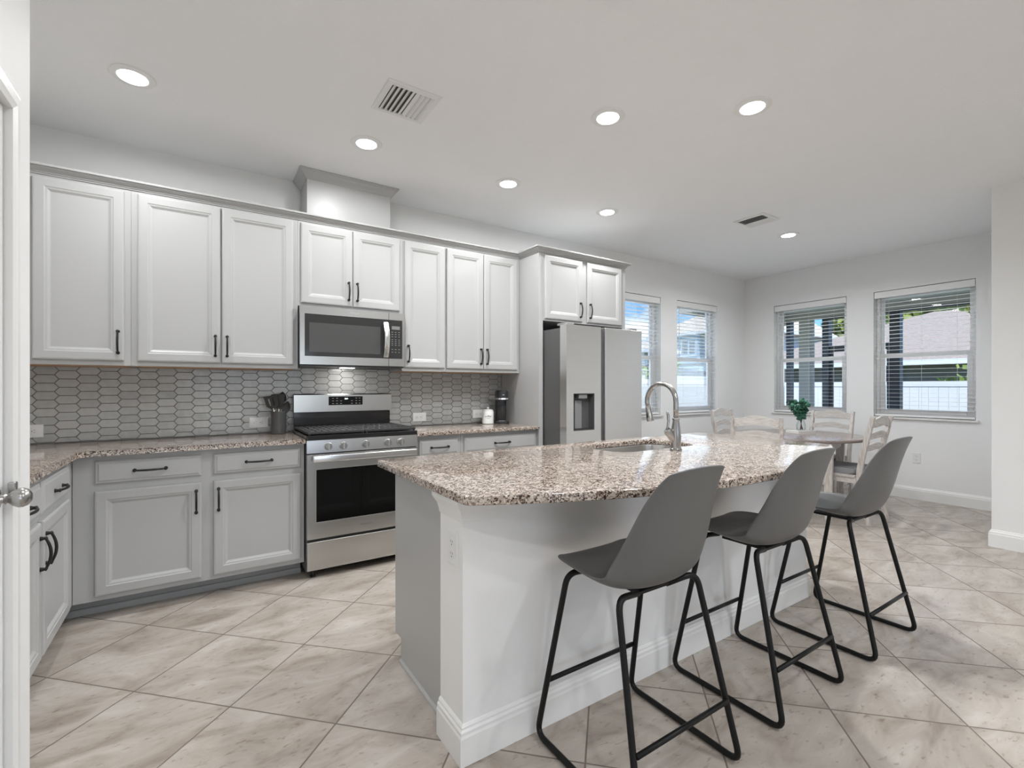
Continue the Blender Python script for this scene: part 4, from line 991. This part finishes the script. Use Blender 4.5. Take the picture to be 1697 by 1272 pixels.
def leaf(bm, c, nrm, r, ax):
    nrm = nrm.normalized(); u = (ax - nrm * ax.dot(nrm)).normalized(); v = nrm.cross(u); k = 8
    ctr = bm.verts.new(c + nrm * (-.12 * r)); ring = []
    for i in range(k):
        a = 2 * math.pi * i / k; ring.append(bm.verts.new(c + u * math.cos(a) * r * 1.15 + v * math.sin(a) * r * .92 + nrm * (.10 * r * math.cos(2 * a))))
    for i in range(k): bm.faces.new((ctr, ring[i], ring[(i + 1) % k]))
for i in range(11):
    a = 2 * math.pi * i / 11 + rnd.uniform(-.2, .2); out = rnd.uniform(.25, 1.0); hgt = .225 + .12 * (1 - out * .55) + rnd.uniform(-.03, .03)
    p0 = Vector((BXc - .025 * math.cos(a) * out, BYc - .025 * math.sin(a) * out, VZ + .012)); p1 = Vector((BXc, BYc, VZ + .115)) + Vector((math.cos(a), math.sin(a), 0)) * .010
    p2 = Vector((BXc + math.cos(a) * out * .075, BYc + math.sin(a) * out * .075, VZ + hgt * .72)); p3 = Vector((BXc + math.cos(a) * out * .150, BYc + math.sin(a) * out * .150, VZ + hgt * (.98 if out < .7 else .80)))
    tube(bs, [p0, p1, p2, p3], [.0015, .0014, .0012, .0008], 6)
    for k in range(22):
        s = .06 + .94 * k / 21; p = (p1 * (1 - s) ** 2 + p2 * 2 * s * (1 - s) + p3 * s * s)
        d = Vector((rnd.uniform(-1, 1), rnd.uniform(-1, 1), rnd.uniform(-.6, .9))).normalized(); r = rnd.uniform(.014, .025)
        leaf(bl, p + d * r * 1.1, (d + Vector((rnd.uniform(-1, 1), rnd.uniform(-1, 1), rnd.uniform(-1, 1)))), r, d)
part('stems', bs, m_stem, t, True); o = part('foliage', bl, m_leaf, t, True, fix=False); md = o.modifiers.new('thick', 'SOLIDIFY'); md.thickness = .0006

# ------------------------------------------------------------------ outside
GZ = -.30
b = bm_(); box(b, -40, 90, -60, 90, GZ - .2, GZ); struct('ground', b, m_grass)
b = bm_(); box(b, XW + WT + .001, 9.9, -4, 5.1, GZ + .001, -.06); struct('porch_slab', b, m_patio)
b = bm_(); box(b, XW + WT + .001, 10.0, -4, 5.2, 2.67, 2.78); struct('porch_ceiling', b, m_porchceil)
b = bm_(); box(b, -3.6, 5.3, -9.5, -4.621, GZ + .001, -.02); struct('added_bounce_slab', b, m_patio)  # unseen slab added to bounce neutral light into the rear opening
b = bm_(); box(b, -3.6, 5.3, -8.6, -4.621, 2.75, 2.86); struct('added_sky_shade', b, m_porchceil)  # unseen cover added to keep blue sky light out of the rear opening
b = bm_(); box(b, XW + WT + .002, 10.0, 4.86, 5.2, 2.50, 2.669); box(b, 9.62, 9.9, -4, 4.859, 2.54, 2.669); struct('porch_beam', b, m_stucco)
b = bm_(); box(b, 9.66, 9.84, 4.40, 4.60, -.059, 2.539); solo('porch_column', b, m_stucco, 'beige porch column seen through the dining window nearest the room corner', 'column', (9.75, 4.5, -.06))
b = bm_(); box(b, 9.66, 9.80, -3.9, 3.02, 2.50, 2.538); box(b, 9.66, 9.80, 3.16, 4.08, 2.50, 2.538); solo('screen_rail', b, m_bronze, 'dark bronze screen top rail under the porch beam', 'rail')
for y0, y1, lb in ((3.02, 3.16, 'dark bronze screen post seen through the dining window nearest the nook wall'), (4.08, 4.19, 'dark bronze screen post right of the beige porch column'), (4.76, 4.835, 'dark bronze screen post left of the beige porch column')):
    b = bm_(); box(b, 9.66, 9.80, y0, y1, -.059, 2.539); solo('screen_post', b, m_bronze, lb, 'post', (9.73, (y0 + y1) / 2, -.06), 'bronze porch screen posts')
t = thing('screen_door', 'dark bronze porch screen door rails between two bronze posts', 'door', (9.73, 3.62, -.06))
b = bm_(); box(b, 9.70, 9.74, 3.162, 4.078, 1.895, 2.005); part('top_rail', b, m_bronze, t)
b = bm_(); box(b, 9.70, 9.74, 3.162, 4.078, -.05, .12); part('bottom_rail', b, m_bronze, t)
for y in (3.162, 4.03):
    b = bm_(); box(b, 9.70, 9.74, y, y + .048, .121, 1.894); part('stile', b, m_bronze, t)
def fence(p0, p1, ztop, label):
    p0, p1 = Vector(p0), Vector(p1); L = (p1 - p0).length; d = (p1 - p0) / L; nrm = Vector((-d.y, d.x)); n = max(1, round(L / 2.0))
    t = thing('vinyl_fence', label, 'fence', (*((p0 + p1) / 2), GZ), 0, 'white vinyl fences')
    def bx(b, s0, s1, w, z0, z1):
        q = [p0 + d * s0 - nrm * w, p0 + d * s1 - nrm * w, p0 + d * s1 + nrm * w, p0 + d * s0 + nrm * w]; prism(b, [tuple(x) for x in q], z0, z1)
    for i in range(n + 1):
        s = L * i / n; b = bm_(); bx(b, s - .065, s + .065, .065, GZ + .001, ztop + .03); pk = part('fence_post', b, m_fencewhite, t)
        b = bm_(); bx(b, s - .08, s + .08, .08, ztop + .031, ztop + .055); bx(b, s - .06, s + .06, .06, ztop + .0551, ztop + .085); part('post_cap', b, m_fencewhite, pk)
    for i in range(n):
        b = bm_(); s0, s1 = L * i / n + .066, L * (i + 1) / n - .066
        bx(b, s0, s1, .025, ztop - .10, ztop); bx(b, s0, s1, .025, GZ + .05, GZ + .2); k = 0; s = s0
        while s < s1 - .02: bx(b, s, min(s + .146, s1), .016, GZ + .201, ztop - .101); s += .15
        part('fence_panel', b, m_fencewhite, t)
fence((2.0, 6.6), (12.0, 6.6), 1.41, 'white vinyl privacy fence outside the back wall windows')
fence((12.0, 6.4), (12.0, -3.6), 1.36, 'white vinyl privacy fence outside the dining windows beyond the porch')
def house(name, label, x0, x1, y0, y1, zw, ridge, zr, mwall, mroof, ov=.5, wins=()):
    t = thing(name, label, 'house', ((x0 + x1) / 2, (y0 + y1) / 2, GZ))
    b = bm_(); box(b, x0, x1, y0, y1, GZ + .001, zw); w = part('house_walls', b, mwall, t)
    b = bm_(); base = [(x0 - ov, y0 - ov), (x1 + ov, y0 - ov), (x1 + ov, y1 + ov), (x0 - ov, y1 + ov)]
    lo = [b.verts.new((x, y, zw + .001)) for x, y in base]; hi = [b.verts.new((x, y, zw + .14)) for x, y in base]; r0, r1 = [b.verts.new((*p, zr)) for p in ridge]
    for k in range(4): b.faces.new((lo[k], lo[(k + 1) % 4], hi[(k + 1) % 4], hi[k]))
    b.faces.new(lo[::-1])
    # ridge runs along y: r0 south end, r1 north end
    b.faces.new((hi[0], hi[1], r0)); b.faces.new((hi[1], hi[2], r1, r0)); b.faces.new((hi[2], hi[3], r1)); b.faces.new((hi[3], hi[0], r0, r1))
    part('roof', b, mroof, t)
    b = bm_(); sweep(b, base, [(0.001, zw - .02), (.03, zw - .02), (.03, zw + .145), (.001, zw + .145)], closed=True); part('fascia', b, m_fencewhite, t)
    for (ya, yb_, za, zb) in wins:
        b = bm_(); sweep(b, [(ya, za), (yb_, za), (yb_, zb), (ya, zb)], [(0, 0), (0, .06), (-.12, .06), (-.12, 0)], mapf=lambda a, z, c: (x0 - .001 - c, a, z), closed=True)
        box(b, x0 - .05, x0 - .001, (ya + yb_) / 2 - .05, (ya + yb_) / 2 + .05, za + .12, zb - .12); f = part('window', b, m_fencewhite, t)
        b = bm_(); box(b, x0 - .02, x0 - .002, ya + .12, yb_ - .12, za + .12, zb - .12); part('pane', b, m_winglass, f)
house('house', 'two story blue gray house with white window seen through the back wall windows', 24, 33, 14.2, 19.6, 4.25, [(28.5, 15.9), (28.5, 16.4)], 7.0, m_siding, m_roofbeige, .6, [(17.0, 18.1, 3.05, 4.1)])
house('house', 'low house with beige roof seen left through the window beside the fridge', 12.0, 17.6, 14.2, 20, 2.75, [(15.2, 16.5), (15.2, 17.5)], 4.05, m_siding, m_roofbeige, .5)
house('house', 'low neighbor house with wide brown hip roof beyond the white fence', 21.5, 33, 2.4, 12.8, 2.05, [(27.5, 6.6), (27.5, 7.4)], 4.62, m_darkwall, m_roofpink, .6)
house('garden_shed', 'dark low shed roof just behind the white back fence', 9.0, 14.6, 9.0, 11.2, 1.42, [(11.8, 10.0), (11.8, 10.2)], 1.98, m_darkwall, m_roofdark, .3)
def tree(name, label, x, y, z0, hgt, r, mat, seed, cat='tree', leafs=900, ls=.35, group=None):
    rn = random.Random(seed); t = thing(name, label, cat, (x, y, GZ), 0, group)
    b = bm_(); tube(b, [(x, y, GZ + .001), (x + .1, y, GZ + hgt * .45), (x, y + .1, GZ + hgt * .75)], [r * .10, r * .075, r * .04], 8); part('trunk', b, m_bark, t, True)
    b = bm_(); cl = [(Vector((rn.gauss(0, .42), rn.gauss(0, .42), rn.gauss(0, .33))) * r, rn.uniform(.35, .6) * r) for _ in range(12)]
    for i in range(leafs):
        c, cr = rn.choice(cl); d = Vector((rn.gauss(0, 1), rn.gauss(0, 1), rn.gauss(0, 1))).normalized(); p = Vector((x, y, z0)) + c + d * cr * rn.uniform(.6, 1)
        nrm = Vector((rn.gauss(0, 1), rn.gauss(0, 1), rn.gauss(0, 1))).normalized(); u = nrm.orthogonal().normalized(); v = nrm.cross(u); s = ls * rn.uniform(.6, 1.3)
        b.faces.new([b.verts.new(p + u * a * s + v * c2 * s * .6) for a, c2 in ((-1, 0), (0, -1), (1, 0), (0, 1))])
    part('foliage', b, mat, t, fix=False)
TREES = [(37, 14.5, 5.0, 7.0, 2.0, 'tall yellow green tree left of the brown hip roof'), (43, 12.0, 6.0, 8.4, 2.4, 'yellow green tree just left of the brown roof peak'), (37.5, 7.6, 4.9, 7.2, 1.9, 'yellow green tree right behind the brown roof peak'), (43, 5.4, 6.6, 9.0, 2.5, 'yellow green tree at far right behind the brown roof'), (44, 19.5, 5.2, 7.6, 2.3, 'yellow green tree seen beside the beige porch column')]
for i, (x, y, z0, hg, r, lb) in enumerate(TREES): tree('tree', lb, x, y, z0, hg, r, m_treeleaf, 20 + i, group='trees beyond the neighbor roof', leafs=700, ls=.42)
tree('shrub', 'leafy green shrub rising above the white fence outside the dining windows', 13.4, 2.75, 1.2, 1.9, .75, m_shrubleaf, 50, 'shrub', 500, .09)
tree('shrub', 'small green shrub rising above the white back fence', 9.6, 7.9, 1.25, 1.9, .5, m_shrubleaf, 51, 'shrub', 400, .07)
